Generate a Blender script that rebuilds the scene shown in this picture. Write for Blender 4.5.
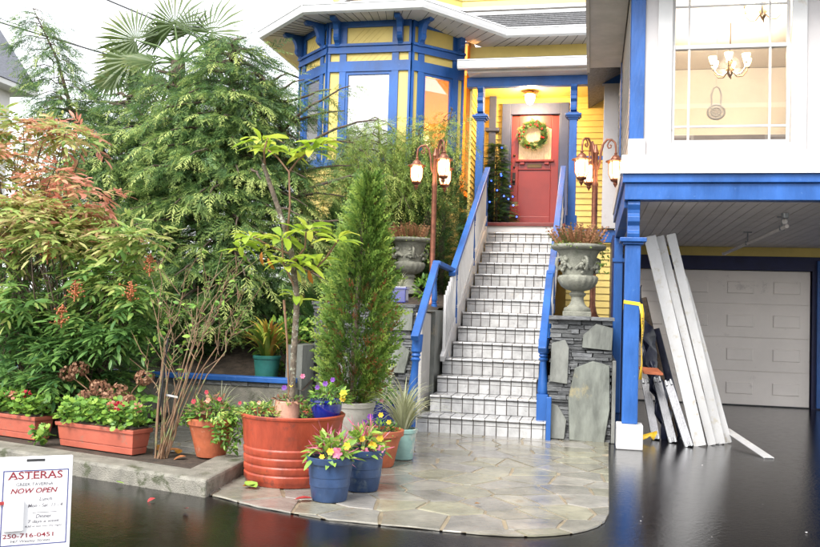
import bpy, math, random
import numpy as np
from math import sin, cos, pi, radians, sqrt, atan2
from mathutils import Vector, Matrix
random.seed(7); rng = np.random.default_rng(11)
for o in list(bpy.data.objects): bpy.data.objects.remove(o)
SC = bpy.context.scene
COL = SC.collection

# ------------------------------------------------------------------ camera
FPX = 860.0; CAM = Vector((0, 0, 1.30))
ROT = Matrix.Rotation(radians(12.0), 3, 'Z') @ Matrix.Rotation(pi/2 + radians(2.6), 3, 'X') @ Matrix.Rotation(radians(1.8), 3, 'Z')
cd = bpy.data.cameras.new('camera'); co = bpy.data.objects.new('camera', cd); COL.objects.link(co)
cd.sensor_width = 36; cd.lens = FPX/820*36; cd.clip_end = 2000; cd.clip_start = .05
co.matrix_world = Matrix.Translation(CAM) @ ROT.to_4x4(); SC.camera = co

# ------------------------------------------------------------------ sky and light (overcast, high key)
wd = bpy.data.worlds.new('World'); SC.world = wd; wd.use_nodes = True
nt = wd.node_tree; nt.nodes.clear()
sk = nt.nodes.new('ShaderNodeTexSky'); sk.sky_type = 'NISHITA'; sk.sun_disc = False
SUN_EL, SUN_AZ = 48, 200
sk.sun_elevation = radians(SUN_EL); sk.sun_rotation = radians(SUN_AZ); sk.air_density = 1.0; sk.dust_density = 1.2; sk.ozone_density = 1.0
hs = nt.nodes.new('ShaderNodeHueSaturation'); hs.inputs['Saturation'].default_value = .16
bg = nt.nodes.new('ShaderNodeBackground'); bg.inputs['Strength'].default_value = .15
wo = nt.nodes.new('ShaderNodeOutputWorld')
nt.links.new(sk.outputs[0], hs.inputs['Color']); nt.links.new(hs.outputs[0], bg.inputs['Color']); nt.links.new(bg.outputs[0], wo.inputs['Surface'])
sl = bpy.data.lights.new('sun', 'SUN'); sl.energy = 1.1; sl.angle = radians(25); sl.color = (1, .96, .9)
so = bpy.data.objects.new('sun', sl); COL.objects.link(so)
sd = Vector((sin(radians(SUN_AZ))*cos(radians(SUN_EL)), cos(radians(SUN_AZ))*cos(radians(SUN_EL)), sin(radians(SUN_EL))))
so.rotation_euler = sd.to_track_quat('Z', 'Y').to_euler()
SC.view_settings.view_transform = 'Standard'; SC.view_settings.look = 'None'; SC.view_settings.gamma = 1
SC.view_settings.exposure = 1.9
SC.render.engine = 'CYCLES'

# ------------------------------------------------------------------ helpers
def at(px, py, Y):
    d = ROT @ Vector(((px-410)/FPX, -(py-273.5)/FPX, -1)); t = (Y-CAM.y)/d.y
    return CAM + d*t
def gz(px, py, z=0.0):
    d = ROT @ Vector(((px-410)/FPX, -(py-273.5)/FPX, -1)); t = (z-CAM.z)/d.z
    return CAM + d*t
ORG = {}
MATS = {}
def newmat(name):
    m = bpy.data.materials.new(name); m.use_nodes = True; MATS[name] = m
    n = m.node_tree.nodes; n.clear()
    return m, n, m.node_tree.links
def mat(name, col, rough=.6, var=.15, scale=6, bump=0., bscale=60, metal=0., spec=.5, objvar=0., col2=None, stretch=(1,1,1), coat=0., rvar=0., spots=None, emit=None, estr=0, hue=0., thr=(.35,.65)):
    m, N, L = newmat(name)
    out = N.new('ShaderNodeOutputMaterial'); b = N.new('ShaderNodeBsdfPrincipled'); L.new(b.outputs[0], out.inputs[0])
    g = N.new('ShaderNodeNewGeometry'); mp = N.new('ShaderNodeVectorMath'); mp.operation = 'MULTIPLY'; mp.inputs[1].default_value = stretch
    L.new(g.outputs['Position'], mp.inputs[0])
    nz = N.new('ShaderNodeTexNoise'); nz.inputs['Scale'].default_value = scale; nz.inputs['Detail'].default_value = 6; nz.inputs['Roughness'].default_value = .65
    L.new(mp.outputs[0], nz.inputs['Vector'])
    mr = N.new('ShaderNodeMapRange'); mr.inputs[1].default_value = thr[0]; mr.inputs[2].default_value = thr[1]; L.new(nz.outputs[0], mr.inputs[0])
    mx = N.new('ShaderNodeMix'); mx.data_type = 'RGBA'; L.new(mr.outputs[0], mx.inputs['Factor'])
    a = tuple(min(1, c*(1-var)) for c in col); c2 = col2 if col2 else tuple(min(1, c*(1+var)) for c in col)
    mx.inputs['A'].default_value = (*a, 1); mx.inputs['B'].default_value = (*c2, 1)
    colout = mx.outputs['Result']
    if spots:      # (colour, scale, threshold): dirt, moss or chips with a shape of their own
        n2 = N.new('ShaderNodeTexNoise'); n2.inputs['Scale'].default_value = spots[1]; n2.inputs['Detail'].default_value = 8; n2.inputs['Roughness'].default_value = .7
        L.new(g.outputs['Position'], n2.inputs['Vector'])
        r2 = N.new('ShaderNodeMapRange'); r2.inputs[1].default_value = spots[2]; r2.inputs[2].default_value = spots[2]+.08; L.new(n2.outputs[0], r2.inputs[0])
        m2 = N.new('ShaderNodeMix'); m2.data_type = 'RGBA'; L.new(r2.outputs[0], m2.inputs['Factor']); L.new(colout, m2.inputs['A']); m2.inputs['B'].default_value = (*spots[0], 1)
        colout = m2.outputs['Result']
    if objvar or hue:
        oi = N.new('ShaderNodeObjectInfo'); hv = N.new('ShaderNodeHueSaturation')
        r3 = N.new('ShaderNodeMapRange'); r3.inputs[3].default_value = 1-objvar; r3.inputs[4].default_value = 1+objvar; L.new(oi.outputs['Random'], r3.inputs[0])
        L.new(r3.outputs[0], hv.inputs['Value']); L.new(colout, hv.inputs['Color'])
        if hue:
            mm = N.new('ShaderNodeMath'); mm.operation = 'MULTIPLY'; mm.inputs[1].default_value = 7.31; fr = N.new('ShaderNodeMath'); fr.operation = 'FRACT'
            L.new(oi.outputs['Random'], mm.inputs[0]); L.new(mm.outputs[0], fr.inputs[0])
            r4 = N.new('ShaderNodeMapRange'); r4.inputs[3].default_value = .5-hue; r4.inputs[4].default_value = .5+hue; L.new(fr.outputs[0], r4.inputs[0]); L.new(r4.outputs[0], hv.inputs['Hue'])
            r5 = N.new('ShaderNodeMapRange'); r5.inputs[3].default_value = .6; r5.inputs[4].default_value = 1.3; L.new(fr.outputs[0], r5.inputs[0]); L.new(r5.outputs[0], hv.inputs['Saturation'])
        colout = hv.outputs[0]
    L.new(colout, b.inputs['Base Color'])
    b.inputs['Roughness'].default_value = rough; b.inputs['Metallic'].default_value = metal; b.inputs['Specular IOR Level'].default_value = spec
    if rvar:
        r6 = N.new('ShaderNodeMapRange'); r6.inputs[1].default_value = .35; r6.inputs[2].default_value = .7; r6.inputs[3].default_value = max(.02, rough-rvar); r6.inputs[4].default_value = rough+rvar
        L.new(nz.outputs[0], r6.inputs[0]); L.new(r6.outputs[0], b.inputs['Roughness'])
    if coat: b.inputs['Coat Weight'].default_value = coat; b.inputs['Coat Roughness'].default_value = .12
    if bump:
        n3 = N.new('ShaderNodeTexNoise'); n3.inputs['Scale'].default_value = bscale; n3.inputs['Detail'].default_value = 5; L.new(mp.outputs[0], n3.inputs['Vector'])
        bp = N.new('ShaderNodeBump'); bp.inputs['Strength'].default_value = bump; bp.inputs['Distance'].default_value = .01; L.new(n3.outputs[0], bp.inputs['Height']); L.new(bp.outputs[0], b.inputs['Normal'])
    if emit: b.inputs['Emission Color'].default_value = (*emit, 1); b.inputs['Emission Strength'].default_value = estr
    return m
def leafmat(name, stops, rough=.45, trans=.3, spec=.4):
    m, N, L = newmat(name)
    out = N.new('ShaderNodeOutputMaterial'); b = N.new('ShaderNodeBsdfPrincipled'); t = N.new('ShaderNodeBsdfTranslucent'); mx = N.new('ShaderNodeMixShader')
    at_ = N.new('ShaderNodeAttribute'); at_.attribute_name = 'tint'
    oi = N.new('ShaderNodeObjectInfo')
    cr = N.new('ShaderNodeValToRGB'); e = cr.color_ramp.elements
    while len(e) < len(stops): e.new(.5)
    for el, (p, c) in zip(e, stops): el.position = p; el.color = (*c, 1)
    g = N.new('ShaderNodeNewGeometry'); nz = N.new('ShaderNodeTexNoise'); nz.inputs['Scale'].default_value = 9; L.new(g.outputs['Position'], nz.inputs['Vector'])
    mr = N.new('ShaderNodeMapRange'); mr.inputs[1].default_value = .3; mr.inputs[2].default_value = .7; mr.inputs[3].default_value = -.12; mr.inputs[4].default_value = .12; L.new(nz.outputs[0], mr.inputs[0])
    ad = N.new('ShaderNodeMath'); L.new(at_.outputs['Fac'], ad.inputs[0]); L.new(mr.outputs[0], ad.inputs[1]); L.new(ad.outputs[0], cr.inputs[0])
    L.new(cr.outputs[0], b.inputs['Base Color']); L.new(cr.outputs[0], t.inputs['Color'])
    b.inputs['Roughness'].default_value = rough; b.inputs['Specular IOR Level'].default_value = spec
    mx.inputs[0].default_value = trans; L.new(b.outputs[0], mx.inputs[1]); L.new(t.outputs[0], mx.inputs[2]); L.new(mx.outputs[0], out.inputs[0])
    return m
def glassmat(name, tint=(1,1,1), f0=.06, rough=.01):
    m, N, L = newmat(name)
    out = N.new('ShaderNodeOutputMaterial'); tr = N.new('ShaderNodeBsdfTransparent'); gl = N.new('ShaderNodeBsdfGlossy'); mx = N.new('ShaderNodeMixShader'); fr = N.new('ShaderNodeFresnel'); fr.inputs[0].default_value = 1.5
    ad = N.new('ShaderNodeMath'); ad.inputs[1].default_value = f0; L.new(fr.outputs[0], ad.inputs[0])
    tr.inputs[0].default_value = (*tint, 1); gl.inputs['Roughness'].default_value = rough
    L.new(ad.outputs[0], mx.inputs[0]); L.new(tr.outputs[0], mx.inputs[1]); L.new(gl.outputs[0], mx.inputs[2]); L.new(mx.outputs[0], out.inputs[0])
    return m

def tag(o, label=None, cat=None, group=None, kind=None):
    if label: o['label'] = label
    if cat: o['category'] = cat
    if group: o['group'] = group
    if kind: o['kind'] = kind
    return o
def thing(name, label, cat, loc=(0,0,0), group=None):
    o = bpy.data.objects.new(name, None); COL.objects.link(o); o.location = loc; o.empty_display_size = .1
    ORG[o] = Vector(loc); return tag(o, label, cat, group)
def put(name, me, m, parent=None, org=(0,0,0), local=False):
    o = bpy.data.objects.new(name, me); COL.objects.link(o)
    if m and not me.materials: me.materials.append(MATS[m])
    if parent: o.parent = parent; ORG[o] = ORG[parent]
    else: o.location = org; ORG[o] = Vector(org)
    return o
def piece(name, me, m, parent, loc, rz=0., scale=None, rot=None):
    o = bpy.data.objects.new(name, me); COL.objects.link(o)
    if m and not me.materials: me.materials.append(MATS[m])
    base = ORG[parent] if parent else Vector((0,0,0))
    if parent: o.parent = parent
    o.location = Vector(loc)-base; o.rotation_euler = rot if rot is not None else (0, 0, rz)
    if scale: o.scale = scale
    ORG[o] = Vector(loc); return o
class MB:
    def __init__(s): s.v = []; s.f = []
    def add(s, vs, fs):
        n = len(s.v); s.v += [tuple(v) for v in vs]; s.f += [tuple(i+n for i in f) for f in fs]; return s
    def box(s, x0, x1, y0, y1, z0, z1):
        return s.add([(x,y,z) for z in (z0,z1) for y in (y0,y1) for x in (x0,x1)], [(0,2,3,1),(4,5,7,6),(0,1,5,4),(2,6,7,3),(0,4,6,2),(1,3,7,5)])
    def obox(s, c, ax, ay, az):
        c, ax, ay, az = map(Vector, (c, ax, ay, az))
        return s.add([c+i*ax+j*ay+k*az for k in (-1,1) for j in (-1,1) for i in (-1,1)], [(0,2,3,1),(4,5,7,6),(0,1,5,4),(2,6,7,3),(0,4,6,2),(1,3,7,5)])
    def bar(s, p, q, w, h, up=(0,0,1)):
        p, q = Vector(p), Vector(q); d = q-p; l = d.length; d.normalize(); side = d.cross(Vector(up)).normalized(); u = side.cross(d).normalized()
        return s.obox((p+q)/2, d*l/2, side*w/2, u*h/2)
    def tube(s, pts, r, n=8):
        pts = [Vector(p) for p in pts]; k = len(pts); rs = r if hasattr(r, '__len__') else [r]*k
        d0 = (pts[1]-pts[0]).normalized(); ref = Vector((0,0,1)) if abs(d0.z) < .9 else Vector((1,0,0)); a = d0.cross(ref).normalized(); V = []
        for i, p in enumerate(pts):
            d = (pts[min(i+1,k-1)]-pts[max(i-1,0)]).normalized(); a = (a-d*a.dot(d)).normalized(); b = d.cross(a)
            V += [p+(a*cos(2*pi*j/n)+b*sin(2*pi*j/n))*rs[i] for j in range(n)]
        F = [(i*n+j, i*n+(j+1)%n, (i+1)*n+(j+1)%n, (i+1)*n+j) for i in range(k-1) for j in range(n)]
        F += [tuple(range(n))[::-1], tuple((k-1)*n+j for j in range(n))]
        return s.add(V, F)
    def lathe(s, prof, c=(0,0,0), n=28, wob=None):
        V = []; k = len(prof)
        for i, (r, z) in enumerate(prof):
            for j in range(n):
                a = 2*pi*j/n; rr = r*(1+(wob(a, i) if wob else 0)); V.append((c[0]+rr*cos(a), c[1]+rr*sin(a), c[2]+z))
        F = [(i*n+j, i*n+(j+1)%n, (i+1)*n+(j+1)%n, (i+1)*n+j) for i in range(k-1) for j in range(n)]
        if prof[0][0] > 1e-4: F.append(tuple(range(n))[::-1])
        if prof[-1][0] > 1e-4: F.append(tuple((k-1)*n+j for j in range(n)))
        return s.add(V, F)
    def sphere(s, c, r, n=12, m=8, sc=(1,1,1)):
        prof = [(max(1e-5, r*sin(pi*i/m)), -r*cos(pi*i/m)) for i in range(m+1)]
        q = MB().lathe(prof, n=n); return s.add([(c[0]+x*sc[0], c[1]+y*sc[1], c[2]+z*sc[2]) for x,y,z in q.v], q.f)
    def prism(s, poly, o, u, v, w):
        o, u, v, w = map(Vector, (o, u, v, w)); k = len(poly)
        A = [o+u*a+v*b for a, b in poly]; B = [p+w for p in A]
        return s.add(A+B, [tuple(range(k))[::-1], tuple(range(k, 2*k))]+[(i, (i+1) % k, (i+1) % k+k, i+k) for i in range(k)])
    def mesh(s, name, org=(0,0,0), smooth=None, m=None):
        me = bpy.data.meshes.new(name); ox, oy, oz = org
        me.from_pydata([(x-ox, y-oy, z-oz) for x,y,z in s.v], [], s.f); me.update()
        if smooth: me.shade_smooth(); me.set_sharp_from_angle(angle=radians(smooth))
        if m: me.materials.append(MATS[m])
        return me
    def build(s, name, m, parent=None, org=None, smooth=None, bevel=0):
        og = ORG[parent] if parent else Vector(org if org is not None else (0,0,0))
        o = put(name, s.mesh(name, og, smooth), m, parent, og)
        if bevel:
            b = o.modifiers.new('bevel', 'BEVEL'); b.width = bevel; b.segments = 2; b.limit_method = 'ANGLE'
        return o
def npmesh(name, V, F, tint=None, smooth=False):
    me = bpy.data.meshes.new(name); V = np.ascontiguousarray(V, dtype=np.float32); F = np.ascontiguousarray(F, dtype=np.int32); k = F.shape[1]
    me.vertices.add(len(V)); me.vertices.foreach_set('co', V.ravel()); me.loops.add(F.size); me.loops.foreach_set('vertex_index', F.ravel())
    me.polygons.add(len(F)); me.polygons.foreach_set('loop_start', np.arange(0, F.size, k, dtype=np.int32)); me.polygons.foreach_set('loop_total', np.full(len(F), k, dtype=np.int32))
    me.update(calc_edges=True)
    if tint is not None:
        a = me.attributes.new('tint', 'FLOAT', 'POINT'); a.data.foreach_set('value', np.ascontiguousarray(tint, dtype=np.float32))
    if smooth: me.shade_smooth()
    return me
def nrm(a): return a/np.maximum(np.linalg.norm(a, axis=-1, keepdims=True), 1e-9)
class Scatter:      # collects many small leaf templates into one crown mesh; several template variants may be mixed
    def __init__(s, tv, tf, *more): s.tv = np.array([tv]+[m[0] for m in more], float); s.tf = np.array(tf, int); s.P = []; s.D = []; s.N = []; s.S = []; s.T = []
    def add(s, p, d, n, sc, t): s.P.append(tuple(p)); s.D.append(tuple(d)); s.N.append(tuple(n)); s.S.append(sc); s.T.append(t)
    def build(s, name, m, parent, tipvar=.15, kind=None):
        P = np.array(s.P, float)-np.array(ORG[parent]); D = nrm(np.array(s.D, float)); N = np.array(s.N, float); k = len(P)
        Yv = np.cross(N, D); bad = np.linalg.norm(Yv, axis=1) < 1e-4; Yv[bad] = np.cross(np.array([[.3,.8,.2]]), D[bad]); Yv = nrm(Yv); Zv = np.cross(D, Yv); S = np.array(s.S, float)[:, None, None]
        tv = s.tv[rng.integers(0, len(s.tv), k)]; n = s.tv.shape[1]
        V = P[:, None, :]+S*(tv[:, :, 0:1]*D[:, None, :]+tv[:, :, 1:2]*Yv[:, None, :]+tv[:, :, 2:3]*Zv[:, None, :])
        F = s.tf[None]+(np.arange(k)*n)[:, None, None]
        T = np.array(s.T)[:, None]+tipvar*(tv[:, :, 0]-.5)
        o = put(name, npmesh(name, V.reshape(-1, 3), F.reshape(-1, s.tf.shape[1]), T.ravel()), m, parent)
        if kind: o['kind'] = kind
        return o
def feather_t(pairs=12, w=.013, sl=.40, droop=.3, ang=(32,66)):
    """irregular needle spray: bent axis, ragged side twigs, each with two twiglets"""
    V = []; F = []; b = U(-.25,.25); dr = droop*U(.5,1.5)
    ax = lambda t: np.array((t, b*t*t, -dr*t*t))
    def tw(p, d, l, ww):
        n = len(V); d = d/np.linalg.norm(d); q = np.array((-d[1], d[0], 0)); m = p+d*l*.45; e = p+d*l+np.array((0, 0, -.18*l)); V.extend([p, m+q*ww, e, m-q*ww]); F.append((n, n+1, n+2, n+3))
    for i in range(pairs):
        for sg in (1, -1):
            t = .05+.92*(i+U(-.3,.3))/(pairs-1); t = min(.98, max(.02, t)); p = ax(t); a = radians(U(*ang)); l = sl*((1-t)**.75+.10)*U(.45,1.2); d = np.array((cos(a), sg*sin(a), U(-.25,.12)))
            tw(p, d, l, w)
            for k in (U(.35,.65),): a2 = a+U(-.75,-.3) if random.random() < .5 else a+U(.3,.75); tw(p+d*l*k, np.array((cos(a2), sg*sin(a2), U(-.3,.1))), l*.42*U(.6,1.2), w*.85)
    tw(np.zeros(3), ax(.5)+1e-6, .55, w*.6); tw(ax(.5), ax(1.)-ax(.5), .56, w*.6)
    return V, F
def feathers(k=5, **kw):
    L_ = [feather_t(**kw) for _ in range(k)]; return (L_[0][0], L_[0][1], *L_[1:])
def spray_t(pairs=12, sl=.42, w=.03, ang=48, droop=.18, pw=.8):
    V = []; F = []
    def tw(p, d, l, ww):
        n = len(V); q = np.array((-d[1], d[0], 0)); e = p+d*l+np.array((0, 0, -droop*.5*l)); m = p+d*l*.5
        V.extend([p, m+q*ww, e, m-q*ww]); F.append((n, n+1, n+2, n+3))
    for i in range(pairs):
        t = .06+.9*i/(pairs-1); p = np.array((t, 0, -droop*t*t))
        for sgn in (1, -1):
            a = radians(ang*(.85+.3*random.random())); tw(p, np.array((cos(a), sgn*sin(a), 0)), sl*((1-t)**pw+.12)*(.8+.4*random.random()), w)
    tw(np.array((0, 0, 0.)), np.array((1, 0, 0.)), 1.05, w*.7)
    return V, F
def leaf_t(w=.16, fold=.05, arch=.25, st=(0,.12,.4,.75,1), ws=(.1,.55,1,.7,.04)):
    V = []; F = []
    for t, k in zip(st, ws): V += [(t, w*k, fold*k-arch*t*t), (t, 0, -arch*t*t), (t, -w*k, fold*k-arch*t*t)]
    for i in range(len(st)-1):
        a = i*3; F += [(a, a+3, a+4, a+1), (a+1, a+4, a+5, a+2)]
    return V, F
def round_t(lobes=7, r=.5):
    V = [(.1, 0, 0)]; F = []; k = lobes*2
    for i in range(k+1):
        a = -pi*.93+2*pi*.93*i/k; rr = r*(1 if i % 2 else .8); V.append((.5+rr*cos(a), rr*sin(a), .12*(i % 2)-.05))
    for i in range(0, k-1, 2): F.append((0, i+1, i+2, i+3))
    return V, F
def blade_t(w=.02, arch=.7, n=6):
    V = []; F = []
    for i in range(n+1):
        t = i/n; x = t*(1-.25*arch*t); z = .55*t-arch*t*t; k = w*(1-t**2)+.002; V += [(x, k, z), (x, -k, z)]
        if i: a = 2*i-2; F.append((a, a+2, a+3, a+1))
    return V, F
def rv(s=1.): return np.array([random.gauss(0, s), random.gauss(0, s), random.gauss(0, s)])
def U(a, b): return random.uniform(a, b)

# ------------------------------------------------------------------ materials
mat('asphalt', (.0055,.005,.0052), .10, .5, 11, .085, 170, rvar=.085, spec=.5, spots=((.045,.044,.043), 75, .64))
_n = MATS['asphalt'].node_tree; _b = [n for n in _n.nodes if n.type == 'BUMP'][0]; _g = [n for n in _n.nodes if n.type == 'NEW_GEOMETRY'][0]      # aggregate lumps under the fine grain
_v = _n.nodes.new('ShaderNodeTexVoronoi'); _v.inputs['Scale'].default_value = 42; _n.links.new(_g.outputs['Position'], _v.inputs['Vector'])
_b2 = _n.nodes.new('ShaderNodeBump'); _b2.inputs['Strength'].default_value = .06; _b2.inputs['Distance'].default_value = .008; _n.links.new(_v.outputs['Distance'], _b2.inputs['Height']); _n.links.new(_b2.outputs[0], _b.inputs['Normal'])
mat('grout', (.23,.19,.13), .35, .3, 9, .5, 90)
mat('flagstone', (.215,.20,.16), .17, .25, 3.5, .3, 30, objvar=.17, hue=.02, rvar=.09, spots=((.20,.16,.10), 5, .60))
mat('concrete', (.20,.188,.155), .6, .3, 7, 1., 110, spots=((.07,.075,.04), 5, .55))
mat('soil', (.045,.032,.022), .9, .5, 12, 1., 40, spots=((.16,.075,.03), 30, .62))
mat('ground', (.06,.07,.035), .9, .4, 2, .6, 30)
mat('tile', (.43,.425,.42), .18, .18, 9, 0, objvar=.15, spots=((.27,.265,.26), 13, .59), rvar=.1)
mat('tile_grout', (.065,.052,.043), .8, .4, 14, .3, 90)
mat('slate', (.10,.103,.105), .6, .45, 14, .8, 60, objvar=.5, hue=.04, stretch=(1,1,4))
mat('slab', (.17,.175,.155), .5, .4, 4, 1.2, 18, objvar=.25, hue=.03, spots=((.27,.22,.15), 3, .6), stretch=(1,1,.35))
mat('mortar', (.03,.03,.03), .9, .3, 20, .5, 60)
mat('blue_paint', (.015,.088,.31), .45, .28, 2.5, .3, 35, spots=((.055,.14,.34), 18, .62), stretch=(1,1,.35), rvar=.1)
mat('navy_paint', (.010,.014,.07), .45, .2, 4, .1, 30)
mat('slate_blue', (.055,.075,.16), .5, .15, 4, .1, 30)
mat('yellow_paint', (.70,.53,.15), .5, .08, 2, .15, 25, spots=((.60,.44,.12), 5, .64))
mat('white_paint', (.58,.57,.56), .45, .06, 2, .15, 22, spots=((.50,.46,.40), 6, .62))
mat('offwhite_paint', (.46,.435,.43), .5, .08, 1.5, .2, 25, spots=((.40,.37,.36), 4, .6))
mat('gutter_white', (.76,.76,.77), .35, .04, 2)
mat('soffit_board', (.72,.665,.63), .55, .08, 3, .15, 30, objvar=.07)
mat('soffit_grey', (.42,.40,.37), .6, .12, 3, .2, 30)
mat('red_door', (.23,.026,.022), .35, .08, 3, .05, 25)
mat('red_floor', (.15,.024,.02), .4, .15, 5, .1, 30)
mat('shingle', (.17,.17,.175), .8, .35, 30, .8, 45)
mat('terracotta', (.36,.095,.04), .55, .28, 6, .25, 60, spots=((.46,.27,.19), 7, .60))
mat('terracotta_pale', (.52,.27,.19), .7, .15, 6, .25, 60)
mat('box_plastic', (.42,.105,.065), .45, .12, 5, .1, 40, spots=((.30,.13,.09), 9, .58))
mat('barrel_red', (.30,.048,.022), .42, .32, 7, .3, 40, stretch=(1,1,.3), spots=((.17,.04,.025), 7, .57))
mat('blue_pot', (.024,.052,.125), .42, .25, 6, .15, 40, spots=((.07,.10,.14), 9, .58))
mat('cobalt', (.008,.016,.17), .08, .3, 6, 0, coat=.6)
mat('teal_pot', (.22,.36,.33), .3, .2, 6, spots=((.4,.42,.38), 5, .55))
mat('green_pot', (.03,.16,.13), .4, .2, 6)
mat('white_pot', (.36,.34,.30), .5, .2, 6, spots=((.24,.22,.18), 6, .58))
mat('urn_stone', (.21,.21,.17), .85, .25, 10, .8, 70, spots=((.12,.13,.09), 9, .6))
mat('copper', (.22,.085,.05), .42, .3, 14, .2, 60, metal=.55)
mat('iron', (.02,.02,.022), .45, .2, 10)
mat('aluminium', (.20,.20,.21), .4, .15, 8, .2, 60, metal=.45)
mat('plank_white', (.44,.435,.43), .32, .12, 3, .2, 40, spots=((.38,.35,.30), 11, .57), stretch=(1,1,.4))
mat('dark_end', (.03,.03,.032), .6)
mat('grey_metal', (.30,.31,.32), .45, .25, 10, .2, 40, metal=.6)
mat('tarp', (.006,.008,.025), .4, .3, 8, .6, 14)
mat('orange_board', (.42,.12,.05), .7, .2, 8, .2, 40)
mat('tape', (.75,.47,.03), .4, .08, 10)
mat('bark', (.085,.06,.042), .9, .4, 20, 1., 50)
mat('bark_lichen', (.11,.085,.06), .9, .4, 25, .9, 60, spots=((.34,.36,.28), 22, .54))
mat('rose_cane', (.17,.095,.05), .6, .35, 12, .2, 40, spots=((.17,.19,.07), 10, .52))
mat('stem_green', (.10,.16,.05), .6, .25, 12)
mat('stem_brown', (.20,.11,.06), .7, .3, 12)
mat('garage_door', (.82,.75,.69), .28, .05, 1.2, .1, 14, spots=((.66,.60,.55), 3, .62))
mat('sign_white', (.80,.79,.79), .4, .03, 3)
mat('ink_red', (.22,.02,.03), .5, 0); mat('ink_grey', (.13,.125,.14), .5, 0); mat('ink_blue', (.05,.06,.20), .5, 0)
mat('clear_plastic', (.66,.66,.66), .2, .04, 8)
mat('curtain', (.80,.76,.76), .8, .05, 12, .3, 20, stretch=(8,8,.3))
mat('room_wall', (.75,.36,.08), .8, .08, 2)
mat('room_cream', (.80,.73,.64), .8, .06, 2)
mat('room_dark', (.075,.068,.08), .6, .2, 2)
mat('reflection_dark', (.20,.19,.21), .6, .2, 2)  # tone of the dark street reflection, painted inside the room
mat('gold_frame', (.55,.36,.12), .4, .2, 20, metal=.6)
mat('canvas', (.55,.40,.22), .7, .4, 8, col2=(.7,.55,.3))
mat('brass', (.12,.075,.035), .4, .2, 20, metal=.7)
mat('grey_shade', (.72,.68,.64), .7, .1, 6)
mat('wire_black', (.02,.02,.02), .6)
mat('dry_leaf', (.28,.10,.035), .6, .35, 30, .3, 60, objvar=.35, hue=.03)
mat('green_leaf_loose', (.22,.36,.05), .5, .2, 20)
mat('red_leaf_loose', (.32,.03,.03), .5, .2, 20)
mat('petal_white', (.7,.66,.64), .6)
mat('ribbon_red', (.5,.02,.03), .4)
mat('neighbour_wall', (.62,.60,.60), .8, .08, 2)
mat('slate_roof', (.16,.165,.19), .7, .3, 8, .5, 30, stretch=(1,1,6))
mat('lamp_glow', (.9,.75,.5), .4, 0, emit=(1,.62,.26), estr=3.2)
mat('porch_glow', (.95,.9,.8), .4, 0, emit=(1,.80,.52), estr=9)
mat('bulb_glow', (.95,.85,.6), .4, 0, emit=(1,.70,.34), estr=3)
mat('blue_bulb', (.1,.15,.8), .3, 0, emit=(.03,.08,1), estr=2.2)
mat('lead_glass_glow', (.45,.34,.22), .3, .3, 30, .8, 60, stretch=(1,1,.3), emit=(1,.62,.28), estr=.12)  # weak warm glow put into the door pane; no lamp behind it
glassmat('glass', (.97,.98,.97), .11); glassmat('glass_bay', (.95,.95,.96), .16)
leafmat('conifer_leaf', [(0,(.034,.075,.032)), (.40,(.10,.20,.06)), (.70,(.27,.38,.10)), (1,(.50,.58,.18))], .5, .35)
leafmat('thuja_leaf', [(0,(.32,.13,.045)), (.12,(.26,.13,.045)), (.2,(.05,.11,.02)), (.6,(.14,.25,.04)), (1,(.34,.44,.08))], .5, .25)
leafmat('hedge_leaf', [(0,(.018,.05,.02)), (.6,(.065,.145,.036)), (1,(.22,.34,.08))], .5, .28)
leafmat('golden_leaf', [(0,(.08,.14,.03)), (.5,(.25,.37,.08)), (1,(.52,.58,.15))], .5, .36)
leafmat('palm_leaf', [(0,(.03,.06,.02)), (.6,(.085,.13,.035)), (1,(.24,.24,.07))], .45, .25)
leafmat('nandina_leaf', [(0,(.06,.15,.05)), (.35,(.17,.32,.08)), (.6,(.40,.48,.13)), (.78,(.58,.50,.24)), (1,(.66,.28,.20))], .4, .42)
leafmat('green_leaf', [(0,(.05,.12,.025)), (.5,(.13,.28,.045)), (1,(.32,.48,.08))], .4, .34)
leafmat('yellow_leaf', [(0,(.22,.36,.035)), (.5,(.42,.56,.06)), (1,(.60,.62,.10))], .38, .5)
leafmat('orange_leaf', [(0,(.45,.15,.03)), (1,(.6,.28,.05))], .5, .3)
leafmat('heather', [(0,(.10,.12,.03)), (.4,(.22,.10,.05)), (1,(.36,.17,.08))], .6, .2)
leafmat('dried_head', [(0,(.11,.045,.025)), (.6,(.26,.12,.065)), (1,(.40,.24,.15))], .8, .2)
leafmat('berry', [(0,(.36,.06,.02)), (1,(.62,.16,.05))], .3, 0)
leafmat('pale_grass', [(0,(.30,.32,.17)), (1,(.60,.60,.40))], .5, .3)
leafmat('lily_leaf', [(0,(.06,.13,.02)), (.55,(.20,.30,.04)), (.8,(.40,.30,.05)), (1,(.40,.17,.04))], .45, .3)
leafmat('petal_pink', [(0,(.55,.06,.16)), (1,(.75,.30,.42))], .5, .3); leafmat('petal_yellow', [(0,(.75,.42,.02)), (1,(.85,.65,.05))], .5, .3)
leafmat('petal_purple', [(0,(.10,.02,.22)), (1,(.22,.06,.4))], .5, .3); leafmat('petal_red', [(0,(.35,.01,.03)), (1,(.6,.05,.08))], .5, .3)
leafmat('petal_peach', [(0,(.6,.2,.12)), (1,(.75,.42,.3))], .5, .3)

# ------------------------------------------------------------------ ground, driveway, patio, kerb, garden soil
def sheet(name, m, pts, z, label=None):
    o = MB().add([(x, y, z) for x, y in pts], [tuple(range(len(pts)))]).build(name, m); o['kind'] = 'structure'; return o
sheet('ground', 'ground', [(-300,-200),(300,-200),(300,500),(-300,500)], -.03)
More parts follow.
